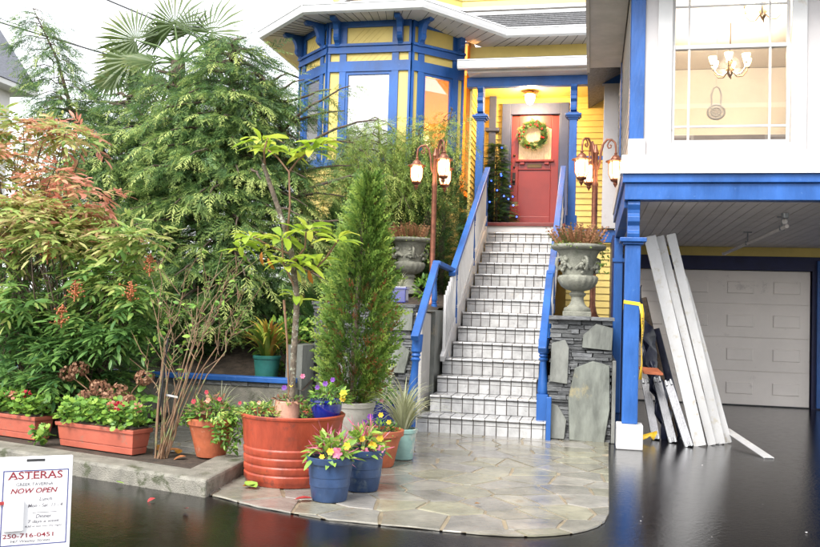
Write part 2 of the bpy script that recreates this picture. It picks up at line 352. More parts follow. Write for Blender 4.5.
# street and driveway: one asphalt sheet with a slight grid so that it can lie unevenly
gx, gy = np.meshgrid(np.linspace(-34, 34, 137), np.linspace(-16, 17, 133)); zz = .008*np.sin(gx*1.7+np.sin(gy*1.1)*2)*np.cos(gy*1.3+gx*.4); zz[(gy > 4.9) | (gx < -8)] = np.minimum(zz[(gy > 4.9) | (gx < -8)], 0)*.3
idx = np.arange(gx.size).reshape(gx.shape); FF = np.stack([idx[:-1,:-1], idx[:-1,1:], idx[1:,1:], idx[1:,:-1]], -1).reshape(-1, 4)
tag(put('driveway', npmesh('driveway', np.stack([gx.ravel(), gy.ravel(), zz.ravel()], 1), FF, smooth=True), 'asphalt'), kind='structure')
def clip(poly, px, py, nx, ny):      # keep the side where (p-(px,py)).n <= 0
    out = []
    for i in range(len(poly)):
        a, b = poly[i], poly[(i+1) % len(poly)]; da = (a[0]-px)*nx+(a[1]-py)*ny; db = (b[0]-px)*nx+(b[1]-py)*ny
        if da <= 0: out.append(a)
        if (da < 0) != (db < 0) and abs(da-db) > 1e-9:
            t = da/(da-db); out.append((a[0]+(b[0]-a[0])*t, a[1]+(b[1]-a[1])*t))
    return out
def inpoly(p, poly):
    return all((poly[(i+1) % len(poly)][0]-a[0])*(p[1]-a[1])-(poly[(i+1) % len(poly)][1]-a[1])*(p[0]-a[0]) >= 0 for i, a in enumerate(poly))
def voronoi(poly, step, gap, jit=.42):
    xs = [p[0] for p in poly]; ys = [p[1] for p in poly]; S = []; y = min(ys); r = 0
    while y < max(ys)+step:
        x = min(xs)-(step/2 if r % 2 else 0)
        while x < max(xs)+step:
            if random.random() > .13: S.append((x+U(-jit, jit)*step, y+U(-jit, jit)*step))
            x += step
        y += step*.86; r += 1
    cells = []
    for s in S:
        c = list(poly)
        for q in S:
            if q is s or abs(q[0]-s[0])+abs(q[1]-s[1]) > 4*step: continue
            dx, dy = q[0]-s[0], q[1]-s[1]; l = sqrt(dx*dx+dy*dy)
            c = clip(c, s[0]+dx/2-dx/l*gap*U(.7, 1.3), s[1]+dy/2-dy/l*gap, dx/l, dy/l)
            if len(c) < 3: break
        if len(c) >= 3: cells.append(c)
    return cells
PAT_A = [(-2.6,5.60),(-2.1,5.34),(-1.56,5.17),(-.62,5.13),(-.45,5.145),(-.3,5.19),(-.18,5.26),(-.08,5.34),(.0,5.44),(.06,5.55),(.11,5.7),(.14,5.95),(.2,9.30),(-2.6,9.30)]
PAT_B = [(-4.6,6.95),(-2.602,6.6),(-2.602,9.05),(-4.6,9.05)]
patio = MB().add([(x, y, .006) for x, y in PAT_A], [tuple(range(len(PAT_A)))]).add([(x, y, .006) for x, y in PAT_B], [(0,1,2,3)]).build('patio', 'grout'); patio['kind'] = 'structure'
for poly in (PAT_A, PAT_B):
    for c in voronoi(poly, .34, .009):
        cx = sum(p[0] for p in c)/len(c); cy = sum(p[1] for p in c)/len(c); h = U(.008, .012)
        rad = max(sqrt((p[0]-cx)**2+(p[1]-cy)**2) for p in c)
        if rad < .08: continue
        R2 = []      # chipped, uneven outline
        for i, p in enumerate(c):
            q = c[(i+1) % len(c)]; R2.append(p); 
            if (p[0]-q[0])**2+(p[1]-q[1])**2 > .02: R2.append(((p[0]+q[0])/2+(cx-p[0])*U(0, .05), (p[1]+q[1])/2+(cy-p[1])*U(0, .05)))
        k = len(R2); tx, ty = U(-.006, .006), U(-.006, .006)
        V = [(x-cx, y-cy, 0) for x, y in R2]+[((x-cx)*.985, (y-cy)*.985, h+tx*(x-cx)+ty*(y-cy)) for x, y in R2]
        me = bpy.data.meshes.new('flagstone'); me.from_pydata(V, [], [tuple(range(k, 2*k))]+[(i, (i+1) % k, (i+1) % k+k, i+k) for i in range(k)])
        piece('flagstone', me, 'flagstone', patio, (cx, cy, .002))
kerb = MB().prism([(-12,8.22),(-2.54,5.50),(-2.62,6.52),(-2.9,6.50),(-2.84,5.86),(-12,8.50)], (0,0,-.02), (1,0,0), (0,1,0), (0,0,.14)).build('kerb', 'concrete', bevel=.02); kerb['kind'] = 'structure'
sheet('garden_bed', 'soil', [(-12,8.45),(-2.85,5.82),(-2.88,6.49),(-4.6,6.95),(-4.6,9.1),(-12,9.1)], .09)
# terraces behind the low wall: soil rising towards the house
def slope(name, m, x0, x1, y0, y1, fz, nx=30, ny=20):
    X, Yg = np.meshgrid(np.linspace(x0, x1, nx), np.linspace(y0, y1, ny)); Zg = fz(X, Yg)+.04*np.sin(X*5+Yg*3)*np.sin(Yg*6-X)
    i = np.arange(X.size).reshape(X.shape); F = np.stack([i[:-1,:-1], i[:-1,1:], i[1:,1:], i[1:,:-1]], -1).reshape(-1, 4)
    return tag(put(name, npmesh(name, np.stack([X.ravel(), Yg.ravel(), Zg.ravel()], 1), F, smooth=True), m), kind='structure')
slope('garden_slope', 'soil', -13, -3.1, 9.12, 17, lambda X, Yg: .42+np.clip((Yg-9.1)/4, 0, 1)*1.0)
slope('garden_terrace', 'soil', -3.2, -1.80, 9.75, 14.1, lambda X, Yg: 1.33+np.clip((Yg-9.7)/3, 0, 1)*.22, 10, 20)
slope('side_bed', 'soil', -.42, .2, 9.6, 14.1, lambda X, Yg: 1.26+0*X, 6, 12)

# ------------------------------------------------------------------ stone walls
def stone_wall(name, label, x0, x1, y, ydeep, z1, slabs, x_extra=None):
    """dry stacked slate with big upright slabs set into it; front face at y"""
    t = thing(name, label, 'stone wall', ((x0+x1)/2, y, 0))
    MB().box(x0+.02, x1-.02, y+.05, ydeep, -.02, z1-.03).build('core', 'mortar', t)
    for poly, th in slabs:
        k = len(poly); cx = sum(p[0] for p in poly)/k; cz = sum(p[1] for p in poly)/k
        V = [(a, y-th, b) for a, b in poly]; V2 = [(cx+(a-cx)*1.03, y-th+.025, cz+(b-cz)*1.03) for a, b in poly]; V3 = [(a, y+.06, b) for a, b in poly]
        m = MB().add(V+V2+V3, [tuple(range(k))]+[(i+r*k, (i+1) % k+r*k, (i+1) % k+(r+1)*k, i+(r+1)*k) for i in range(k) for r in (0, 1)])
        m.build('slab', 'slab', t)
    z = 0.; row = 0
    while z < z1-.02:
        h = U(.024, .05); x = x0+U(-.02, .02)
        while x < x1-.03:
            w = min(U(.08, .26), x1-x)
            cx, cz = x+w/2, z+h/2
            if not any(inslab(cx, cz, s) and inslab(x+.02, cz, s) and inslab(x+w-.02, cz, s) for s, _ in slabs):
                d = U(-.02, .028); e = [U(-.006, .006) for _ in range(8)]
                MBq = MB().add([(x+.003+e[0], y+d, z+.002), (x+w-.003+e[1], y+d+e[2], z+.002), (x+w-.003, y+.08, z+.002), (x+.003, y+.08, z+.002),
                                (x+.004+e[3], y+d+e[4], z+h-.003+e[5]*.5), (x+w-.004+e[6], y+d, z+h-.003+e[7]*.5), (x+w-.003, y+.08, z+h-.003), (x+.003, y+.08, z+h-.003)],
                               [(0,1,5,4),(1,2,6,5),(2,3,7,6),(3,0,4,7),(4,5,6,7),(3,2,1,0)])
                MBq.build('stone', 'slate', t)
            x += w
        z += h; row += 1
    x = x0-.02
    while x < x1-.05:      # capstones
        w = min(U(.25, .5), x1+.02-x); o = MB().box(x+.004, x+w-.004, y-.045+U(-.01,.01), ydeep, z1-.025, z1+.012+U(0,.008)).build('capstone', 'slate', t, bevel=.006); x += w
    return t
def inslab(x, z, poly):
    c = False
    for i in range(len(poly)):
        a, b = poly[i], poly[i-1]
        if (a[1] > z) != (b[1] > z) and x < (b[0]-a[0])*(z-a[1])/(b[1]-a[1])+a[0]: c = not c
    return c
stone_wall('stone_wall', 'dry stacked slate wall with big grey slabs under urn beside carport post', -.43, .22, 9.32, 12.6, 1.30,
           [([(-.20,.02),(.15,.0),(.20,.35),(.19,.80),(.02,.84),(-.16,.76),(-.22,.45)], .05),
            ([(-.09,.99),(.21,.97),(.22,1.20),(.05,1.24),(-.08,1.12)], .035),
            ([(-.42,.62),(-.24,.60),(-.23,.98),(-.27,1.06),(-.41,1.02)], .03),
            ([(-.42,.02),(-.26,.02),(-.24,.22),(-.33,.36),(-.42,.38)], .03)])
MB().box(.222, .262, 9.30, 12.6, 0, .86).build('wall_end', 'slab', bpy.data.objects['stone_wall'], bevel=.006)
stone_wall('stone_wall', 'slate wall with wide slabs beside the newel post under the blue square planter', -3.15, -1.93, 9.52, 9.98, 1.38,
           [([(-2.44,1.10),(-1.98,1.10),(-1.97,1.36),(-2.1,1.38),(-2.45,1.36)], .03), ([(-2.5,.62),(-2.05,.62),(-2.0,.86),(-2.1,.94),(-2.5,.92)], .03),
            ([(-2.45,.05),(-2.0,.05),(-2.0,.40),(-2.3,.44)], .03), ([(-3.1,.3),(-2.7,.25),(-2.65,.8),(-3.0,.9)], .03)])
MB().box(-1.925, -1.845, 9.45, 9.96, 0, 1.30).build('corner_post', 'soffit_grey', bpy.data.objects['stone_wall.001'], bevel=.008)
MB().box(-1.94, -1.80, 9.985, 14.0, 0, 1.34).build('return_wall', 'slab', bpy.data.objects['stone_wall.001']); MB().box(-3.32, -3.13, 9.125, 9.98, 0, .9).build('return_wall', 'slab', bpy.data.objects['stone_wall.001'])
# low grey wall with the blue strip
t = thing('retaining_wall', 'low grey garden wall topped by a blue painted strip', 'wall', (-8, 9.05, 0))
MB().box(-12, -3.16, 9.0, 9.12, 0, .43).build('face', 'concrete', t, bevel=.01)
MB().box(-12, -3.18, 8.965, 9.14, .48, .535).build('blue_strip', 'blue_paint', t, bevel=.006)
x = -12
while x < -3.25:
    w = U(.1, .3); MB().box(x+.003, min(x+w, -3.17)-.003, 8.985+U(-.01,.01), 9.1, .432, .475).build('stone', 'slate', t); x += w

# ------------------------------------------------------------------ staircase with marble tiles
RISE, RUN, SY0 = .19, .37, 9.25
XL = [-1.84,-1.77,-1.76,-1.77]+[-1.70]*10; XR = [-.45,-.57,-.60]+[-.60]*11
st = thing('staircase', 'steep front stairs faced with white marble tiles and dark grout', 'stairs', (-1.15, 9.25, 0))
blk = MB()
for k in range(14):
    y0 = SY0+RUN*k+.012; blk.box(XL[k]+.004, XR[k]-.004, y0, 14.40, RISE*k-(.02 if k == 0 else 0), RISE*(k+1)-.018)
blk.build('steps', 'tile_grout', st)
TW = .124
def tile_me(name, w, d, h):
    b = .004; m = MB(); V = []
    for (iw, dd) in ((0, d), (0, b), (b, 0)):      # front face bevelled
        V += [(-w/2+iw, dd, -h/2+iw), (w/2-iw, dd, -h/2+iw), (w/2-iw, dd, h/2-iw), (-w/2+iw, dd, h/2-iw)]
    m.add(V, [(8,9,10,11)]+[(i+r*4, (i+1) % 4+r*4, (i+1) % 4+(r+1)*4, i+(r+1)*4) for i in range(4) for r in (0, 1)])
    return m.mesh(name, m='tile')
T_R = tile_me('riser_tile', TW-.009, .012, .103); T_T = tile_me('trim_tile', TW-.009, .012, .045)
nb = MB(); prof = [(0,-.014),(-.012,-.008),(-.016,.002),(-.012,.010),(0,.014)]
V = [(sx*(TW-.010)/2, y-.012, z) for sx in (-1, 1) for y, z in prof]+[(sx*(TW-.010)/2, RUN+.01, z) for sx in (-1, 1) for z in (-.014, .014)]
T_N = MB().add(V, [(0,1,2,3,4,11,10)[::-1], (5,6,7,8,9,13,12), (4,9,13,11)[::1]]+[(i, i+1, i+6, i+5) for i in range(4)]+[(0,5,12,10)]).mesh('nosing_tile', m='tile')
for k in range(14):
    a, b = XL[k], XR[k]; n = int(math.ceil((b-a)/TW-.15)); y = SY0+RUN*k; z = RISE*k
    for i in range(n):
        x0 = a+i*TW; x1 = min(x0+TW, b); sx = (x1-x0)/TW; cx = (x0+x1)/2
        if sx < .15: continue
        piece('riser_tile', T_R, None, st, (cx, y, z+.056), scale=(sx,1,1), rot=(U(-.01,.01), 0, U(-.012,.012)))
        piece('trim_tile', T_T, None, st, (cx, y+U(-.001,.002), z+.1345), scale=(sx,1,1))
        piece('nosing_tile', T_N, None, st, (cx, y+U(-.002,.002), z+.178+U(-.0015,.0015)), scale=(sx,1,1))
MB().box(-1.83, -.52, 14.405, 15.3, 2.45, 2.80).box(-1.72, -.6, 14.38, 14.42, 2.66, 2.74).build('top_riser', 'white_paint', st)
MB().box(-1.95, -.3, 14.37, 15.15, 2.802, 2.86).build('porch_floor', 'red_floor', st, bevel=.006)
for s, x in (('l', -1.735), ('r', -.585)):
    MB().prism([(SY0+1.25,.62),(14.06,2.50),(14.06,2.76),(SY0+1.25,.90)], (x-.02, 0, 0), (0,1,0), (0,0,1), (.035,0,0)).build('stringer', 'white_paint', st)

# ------------------------------------------------------------------ handrails
def turned_post(b, x, y, z0, z1, r=.045, lean=(0,0)):
    H = z1-z0; q = .28*H
    prof = [(r*.9, 0)]
    pts = [(0,1.05),(.26,1.05),(.27,.7),(.285,1.0),(.30,.7),(.32,.95),(.36,1.05),(.45,.95),(.60,.72),(.72,.62),(.75,.95),(.77,.62),(.79,.9),(.81,.7),(.83,1.0),(1,1.0)]
    m = MB().lathe([(r*k, H*s) for s, k in pts], n=12)
    b.add([(x+a+lean[0]*(c/H), y+d+lean[1]*(c/H), z0+c) for a, d, c in m.v], m.f)
def railing(label, pts_low, pts_up, posts, newel, jog, panel):
    t = thing('stair_railing', label, 'railing', (newel[0], newel[1], 0))
    b = MB(); b.bar(*pts_low, .085, .06); b.build('handrail', 'blue_paint', t, bevel=.008)
    b = MB(); b.bar(*pts_up, .085, .06); b.build('handrail', 'blue_paint', t, bevel=.008)
    if jog: MB().bar(*jog, .08, .055).build('handrail', 'blue_paint', t, bevel=.008)
    b = MB(); turned_post(b, newel[0]+newel[4], newel[1], newel[2], newel[3], .058, (-newel[4], 0)); 
    b.box(newel[0]+newel[4]-.06, newel[0]+newel[4]+.06, newel[1]-.06, newel[1]+.06, newel[2], newel[2]+.28); b.build('newel_post', 'blue_paint', t, smooth=35)
    for p in posts: b = MB(); turned_post(b, *p); b.build('post', 'blue_paint', t, smooth=35)
    # white balusters between a bottom rail and the handrail
    (p0, p1, zoff) = panel
    p0, p1 = Vector(p0), Vector(p1); n = int((p1-p0).length/.115)
    MB().bar(p0-Vector((0,0,zoff)), p1-Vector((0,0,zoff)), .05, .07).build('bottom_rail', 'white_paint', t)
    for i in range(1, n):
        q = p0.lerp(p1, i/n); MB().box(q.x-.016, q.x+.016, q.y-.019, q.y+.019, q.z-zoff, q.z-.03).build('baluster', 'white_paint', t)
    return t
xl, xu = -1.89, -1.735
railing('blue stair railing with white balusters on the conifer hedge side of the steps', ((xl+.06,8.95,1.03),(xl,10.45,1.93)), ((xu,10.72,1.80),(xu,14.10,3.72)),
        [(xl,10.38,1.25,1.88,.035),(xu,11.0,1.18,1.94,.035),(xu,12.55,2.02,2.82,.035),(xu,13.95,2.75,3.62,.035)], (-1.82,9.08,0,1.07,-.07), ((xl+.02,10.40,1.92),(xu,10.80,1.85)),
        ((xu,10.16,1.50),(xu,14.06,3.69), .74))
xr = -.50
railing('blue stair railing beside the slate wall with the urn', ((xr,9.12,.95),(xr,10.45,1.84)), ((xr,10.75,1.82),(xr,14.10,3.74)),
        [(xr,10.38,1.05,1.82,.035),(xr,11.2,1.35,2.05,.035),(xr,12.6,2.10,2.84,.035),(xr,13.95,2.80,3.62,.035)], (-.50,9.42,.19,1.06,0), None,
        ((xr,10.7,1.78),(xr,14.06,3.70), .62))
MB().box(-.445, -.395, 9.16, 9.24, 0, .46).build('side_post', 'blue_paint', bpy.data.objects['stair_railing.001'], bevel=.006)

# ------------------------------------------------------------------ main house with octagonal bay and porch
house = thing('house', 'yellow wooden house with blue trimmed bay window and recessed front porch', 'house', (-2.5, 14.3, 0))
def facebox(m, p, q, u0, u1, z0, z1, out, inn):
    """box along wall edge p->q (outside lies to the right of the direction), u in metres"""
    p, q = Vector((*p, 0)), Vector((*q, 0)); d = (q-p).normalized(); n = Vector((d.y, -d.x, 0))
    c = p+d*(u0+u1)/2+n*(out-inn)/2+Vector((0,0,(z0+z1)/2)); return m.obox(c, d*(u1-u0)/2, n*(out+inn)/2, Vector((0,0,(z1-z0)/2)))
def flen(p, q): return sqrt((p[0]-q[0])**2+(p[1]-q[1])**2)
def siding(name, m, parent, p, q, u0, u1, z0, z1, lap=.12, out=.0):
    b = MB(); P, Q = Vector((*p, 0)), Vector((*q, 0)); d = (Q-P).normalized(); n = Vector((d.y, -d.x, 0)); z = z0
    while z < z1-.01:
        h = min(lap, z1-z); A = [P+d*u+n*(out+o)+Vector((0,0,zz)) for u in (u0, u1) for o, zz in ((.022, z), (.004, z+h), (-.03, z+h), (-.03, z))]
        b.add(A, [(0,1,2,3),(7,6,5,4),(0,4,5,1),(1,5,6,2),(3,7,4,0),(2,6,7,3)][::1]); z += h
    return b.build(name, m, parent)
B = [(-5.06,17.5),(-5.06,14.12),(-4.33,13.40),(-2.94,13.40),(-2.2,14.12),(-2.08,14.2)]      # wall line, left to right
# solid cores well behind the skins
MB().box(-5.0, -2.1, 16.2, 17.6, 0, 6.3).box(-2.04, .36, 15.30, 17.6, 0, 6.3).build('core', 'yellow_paint', house)
edges = [(B[1],B[2]),(B[2],B[3]),(B[3],B[4])]
siding('siding', 'yellow_paint', house, B[0], B[1], 0, flen(B[0],B[1]), 1.0, 6.0)
ZB = 3.75
for i, (p, q) in enumerate(edges):
    L = flen(p, q); e = .0
    siding('siding', 'yellow_paint', house, p, q, .01, L-.01, 1.0, ZB-.12)
    fr = MB()
    for (z0, z1) in ((5.93,6.05),(5.52,5.64),(5.20,5.37),(ZB-.12,ZB)): facebox(fr, p, q, 0, L, z0, z1, .045, .03)
    facebox(fr, p, q, 0, L, 5.615, 5.655, .075, -.046)
    facebox(fr, p, q, 0, L, 5.50, 5.53, .06, -.046)
    sw = .15 if i == 1 else .13
    pw = .17 if i == 1 else .09
    for a in (0, L-.035): facebox(fr, p, q, a, a+.035, ZB, 5.93, .043, .03)
    for a in (pw+.03, L-pw-.03-.11): facebox(fr, p, q, a, a+.11, ZB, 5.93, .041, .03)
    fr.build('trim', 'blue_paint', house)
    for a, b_ in ((.03, pw+.035), (pw+.14, L-pw-.14), (L-pw-.035, L-.03)):
        for z0, z1 in ((5.64,5.94),(5.37,5.52)):
            pn = MB(); facebox(pn, p, q, a, b_, z0, z1, .01, .03)
            pn.build('panel', 'yellow_paint', house)
            if b_-a > .4:
                gr = MB(); n = int((b_-a)/.10); P_, d_ = Vector((*p,0)), (Vector((*q,0))-Vector((*p,0))).normalized(); nn = Vector((d_.y,-d_.x,0)); h_ = z1-z0
                for j in range(n):
                    u = a+.02+j*.10
                    if u+h_ > b_: break
                    gr.bar(P_+d_*u+nn*.012+Vector((0,0,z0+.005)), P_+d_*(u+h_-.01)+nn*.012+Vector((0,0,z1-.005)), .012, .006, up=nn)
                gr.build('bead', 'yellow_paint', house)
    for a, b_ in ((.03, pw+.035), (L-pw-.035, L-.03)): pn = MB(); facebox(pn, p, q, a, b_, ZB, 5.20, .012, .03); pn.build('pilaster', 'yellow_paint', house)
    w = MB(); a, b_ = pw+.14, L-pw-.14
    for u0, u1, z0, z1 in ((a,a+.04,ZB,5.2),(b_-.04,b_,ZB,5.2),(a+.04,b_-.04,ZB,ZB+.05),(a+.04,b_-.04,5.15,5.2)): facebox(w, p, q, u0, u1, z0, z1, .025, .02)
    win = w.build('window', 'blue_paint', house)
    g = MB(); facebox(g, p, q, a+.04, b_-.04, ZB+.05, 5.15, .0, .006); g.build('pane', 'glass_bay', win)
    if i < 2:
        cu = MB(); P_, d_ = Vector((*p,0)), (Vector((*q,0))-Vector((*p,0))).normalized(); nn = Vector((d_.y,-d_.x,0)); K = 40; V = []
        for j in range(K+1):
            u = a+(b_-a)*j/K; off = -.07+.018*sin(j*1.35); V += [P_+d_*u+nn*off+Vector((0,0,ZB)), P_+d_*u+nn*off+Vector((0,0,5.2))]
        cu.add(V, [(2*j, 2*j+2, 2*j+3, 2*j+1) for j in range(K)]).build('curtain', 'curtain', win)
# room seen through the angled window
MB().box(-5.0, -2.12, 16.1, 16.15, 3.4, 6.0).box(-2.16, -2.1, 14.3, 16.1, 3.4, 6.0).box(-5.0, -4.95, 14.2, 16.1, 3.4, 6).build('room_wall', 'room_wall', house)
MB().prism([(-5,16.1),(-5,14.18),(-4.3,13.5),(-2.97,13.5),(-2.25,14.2),(-2.12,16.1)], (0,0,3.3), (1,0,0), (0,1,0), (0,0,.06)).build('room_floor', 'room_dark', house); MB().box(-4.9, -2.14, 14.2, 16.1, 5.86, 5.9).build('room_ceiling', 'room_cream', house)
bl = thing('table_lamp', 'small lit lamp glowing inside the angled bay window', 'lamp', (-3.0,15.0,3.36))
MB().box(-3.25,-2.75,14.8,15.2,3.36,4.1).build('stand', 'stem_brown', bl); MB().lathe([(.07,0),(.02,.03),(.02,.16)], (-3.0,15.0,4.1), 14).build('base', 'brass', bl, smooth=50); MB().lathe([(.06,.16),(.13,.16),(.08,.36),(.07,.36),(.115,.17)], (-3.0,15.0,4.1), 18).build('shade', 'bulb_glow', bl, smooth=50)
# eaves: soffit, gutter, shingle skirt, following the bay
G = [(-5.72,17.5),(-5.72,13.98),(-4.56,12.86),(-2.68,12.86),(-1.45,13.66),(.30,13.66)]
W2 = [(-5.0,17.5),(-5.0,14.12),(-4.30,13.44),(-2.96,13.44),(-1.9,14.22),(.30,14.22)]
sf = MB()
for i in range(5):
    z = 6.03 if i < 3 else None
    zz = [6.03,6.03,6.03,6.03,5.80,5.80]
    A = [(*G[i],zz[i]),(*G[i+1],zz[i+1]),(*W2[i+1],zz[i+1]),(*W2[i],zz[i])]; sf.add(A+[(x,y,z+.03) for x,y,z in A], [(0,1,2,3),(7,6,5,4),(0,4,5,1),(1,5,6,2),(2,6,7,3),(3,7,4,0)])
sf.build('soffit', 'soffit_board', house)
gro = MB()      # joints between the soffit boards
for i in range(1, 5):
    p, q = Vector((*G[i], zz[i])), Vector((*G[i+1], zz[i+1])); p2, q2 = Vector((*W2[i], zz[i])), Vector((*W2[i+1], zz[i+1])); n = max(2, int((q-p).length/.14))
    for j in range(1, n): gro.bar(p.lerp(q, j/n)-Vector((0,0,.002)), p2.lerp(q2, j/n)-Vector((0,0,.002)), .006, .006)
gro.build('soffit_joints', 'mortar', house)
for i in range(5):
    p, q = Vector((*G[i], zz[i])), Vector((*G[i+1], zz[i+1])); d = (q-p).normalized(); n = Vector((d.y,-d.x,0)).normalized()
    m = MB(); pr = [(0,-.01),(.02,-.04),(.075,-.02),(.10,.03),(.10,.075),(.115,.085),(.115,.10),(0,.10)]
    A = [p-d*(.03 if i else 0)+n*a+Vector((0,0,b)) for a, b in pr]; B2 = [q+d*.03+n*a+Vector((0,0,b)) for a, b in pr]; k = len(pr)
    m.add(A+B2, [tuple(range(k))[::-1], tuple(range(k, 2*k))]+[(j, (j+1) % k, (j+1) % k+k, j+k) for j in range(k)]).build('gutter', 'gutter_white', house)
U2 = [(-4.6,17.5),(-4.6,14.4),(-4.1,13.9),(-3.2,13.9),(-2.35,14.75),(.30,14.75)]
rf = MB()
for i in range(5):
    za, zb = zz[i]+.09, zz[i+1]+.09; rf.add([(*G[i],za),(*G[i+1],zb),(*U2[i+1],6.55),(*U2[i],6.55)], [(0,1,2,3)])
rf.build('roof', 'shingle', house)
cs = MB()      # shingle courses
for i in range(5):
    for j in range(1, 9):
        f_ = j/9; a = Vector((*G[i],zz[i]+.09)).lerp(Vector((*U2[i],6.55)), f_); b_ = Vector((*G[i+1],zz[i+1]+.09)).lerp(Vector((*U2[i+1],6.55)), f_)
        cs.bar(a+Vector((0,0,.006)), b_+Vector((0,0,.006)), .05, .012)
cs.build('shingle_course', 'shingle', house)
up = MB(); band = MB(); band2 = MB()
for i in range(5):
    p, q = U2[i], U2[i+1]; L = flen(p, q); facebox(band, p, q, -.03, L+.03, 6.42, 6.56, .05, .02); facebox(band2, p, q, -.03, L+.03, 6.60, 6.66, .08, .02)
    siding('upper_siding', 'yellow_paint', house, p, q, 0, L, 6.68, 8.6)
band.build('skirt_board', 'white_paint', house); band2.build('skirt_moulding', 'white_paint', house)
MB().box(-.08, .06, 14.66, 14.72, 6.67, 8.6).build('corner_board', 'blue_paint', house)
MB().add([(-5.2,17.5,8.6),(-5.2,14,8.6),(-4.3,13.4,8.6),(-3,13.4,8.6),(-2,14.3,8.6),(.6,14.3,8.6),(.6,17.5,8.6),(-2.4,16.5,10.4)], [(0,1,7),(1,2,7),(2,3,7),(3,4,7),(4,5,7),(5,6,7),(6,0,7)]).build('upper_roof', 'shingle', house)
# scrolled brackets under the bay eaves
bp = [(0,0),(.34,0),(.36,-.03),(.33,-.07),(.27,-.075),(.22,-.06),(.17,-.09),(.13,-.16),(.115,-.23),(.13,-.28),(.10,-.33),(.05,-.36),(.02,-.42),(0,-.42)]
for (p, q), us in zip(edges, ((.10,.90),(.16,1.22),(.13,.90))):
    P_, d_ = Vector((*p,0)), (Vector((*q,0))-Vector((*p,0))).normalized(); nn = Vector((d_.y,-d_.x,0))
    for u in us: MB().prism(bp, P_+d_*(u-.045)+nn*.046+Vector((0,0,6.025)), nn, Vector((0,0,1)), d_*.09).build('bracket', 'blue_paint', house, bevel=.008)
# porch: frieze, gutter, beam, ceiling, posts, back wall, door
MB().box(-2.1, .34, 14.2, 14.26, 5.60, 5.80).build('frieze', 'yellow_paint', house); MB().box(-2.1, .34, 14.17, 14.198, 5.545, 5.60).build('frieze_strip', 'blue_paint', house)
pg = MB(); pr = [(0,.0),(-.09,.0),(-.11,.04),(-.11,.12),(-.125,.125),(-.125,.14),(0,.14)]
A = [(-2.22,13.72+a,5.28+b) for a,b in pr]; B2 = [(-.12,13.72+a,5.28+b) for a,b in pr]; k = len(pr)
pg.add(A+B2, [tuple(range(k)), tuple(range(k,2*k))[::-1]]+[(j,(j+1)%k,(j+1)%k+k,j+k) for j in range(k)]).build('porch_gutter', 'gutter_white', house)
MB().box(-.118, .02, 13.60, 13.74, 5.30, 5.42).build('gutter_end', 'gutter_white', house); MB().tube([(.02,13.66,5.36),(.16,13.75,5.34)], .035).build('downpipe', 'gutter_white', house)
MB().add([(-2.22,13.70,5.42),(.34,13.70,5.42),(.34,14.2,5.55),(-2.22,14.2,5.55),(-2.22,13.70,5.40),(.34,13.70,5.40),(.34,14.2,5.40),(-2.22,14.2,5.40)], [(0,1,2,3),(7,6,5,4),(0,4,5,1),(1,5,6,2),(2,6,7,3),(3,7,4,0)]).build('porch_roof', 'shingle', house)
MB().box(-2.08, .37, 13.78, 14.22, 5.245, 5.30).build('beam_cap', 'soffit_board', house); MB().box(-2.12, .38, 14.06, 14.2, 5.085, 5.243).build('porch_beam', 'blue_paint', house, bevel=.006)
MB().box(-2.05, .38, 14.2, 15.24, 5.19, 5.24).build('porch_ceiling', 'yellow_paint', house)
siding('siding', 'yellow_paint', house, (-2.05,15.22), (.40,15.22), 0, .43, 2.86, 5.19, .105); siding('siding', 'yellow_paint', house, (-2.05,15.22), (.40,15.22), 1.57, 2.45, 2.86, 5.19, .105); siding('siding', 'yellow_paint', house, (-2.05,15.22), (.40,15.22), .43, 1.57, 5.06, 5.19, .105)
siding('siding', 'yellow_paint', house, (-2.05,14.2), (-2.05,15.2), 0, 1.0, 2.7, 5.19, .105)
siding('siding', 'yellow_paint', house, (-.42,14.16), (.40,14.16), 0, .82, .6, 2.50, .11)
MB().box(-.45, .42, 14.08, 14.2, 2.52, 2.72).build('deck_edge', 'blue_paint', house, bevel=.006)
MB().box(.12, .375, 14.02, 14.12, 2.74, 5.08).build('end_panel', 'offwhite_paint', house, bevel=.006)
for x in (-1.88, -.36):
    b = MB(); y = 14.13
    b.box(x-.09, x+.09, y-.09, y+.09, 2.70, 2.95).box(x-.062, x+.062, y-.062, y+.062, 2.95, 4.52)
    for hw, z0, z1 in ((.08,4.52,4.55),(.11,4.55,4.575),(.13,4.575,4.61),(.085,4.61,4.64)): b.box(x-hw, x+hw, y-hw, y+hw, z0, z1)
    b.box(x-.055, x+.055, y-.055, y+.055, 4.64, 5.085)
    b.prism([(0,.44),(.10,.44),(.11,.40),(.06,.34),(.055,.28),(.09,.25),(.09,.20),(.05,.16),(.05,.10),(.08,.07),(.07,.02),(0,0)], (x-.05, y-.055, 4.64), (0,-1,0), (0,0,1), (.10,0,0))
    b.build('porch_post', 'blue_paint', house, bevel=.005)
b = MB(); x, y = -1.80, 15.1; b.box(x-.06, x+.06, y, y+.09, 2.86, 4.56); b.box(x-.12, x+.12, y-.04, y+.09, 4.56, 4.62); b.box(x-.06, x+.06, y, y+.09, 4.62, 5.19); b.build('wall_pilaster', 'slate_blue', house, bevel=.005)
MB().box(-.29, .12, 14.09, 14.15, 3.86, 3.92).build('porch_rail', 'blue_paint', house)
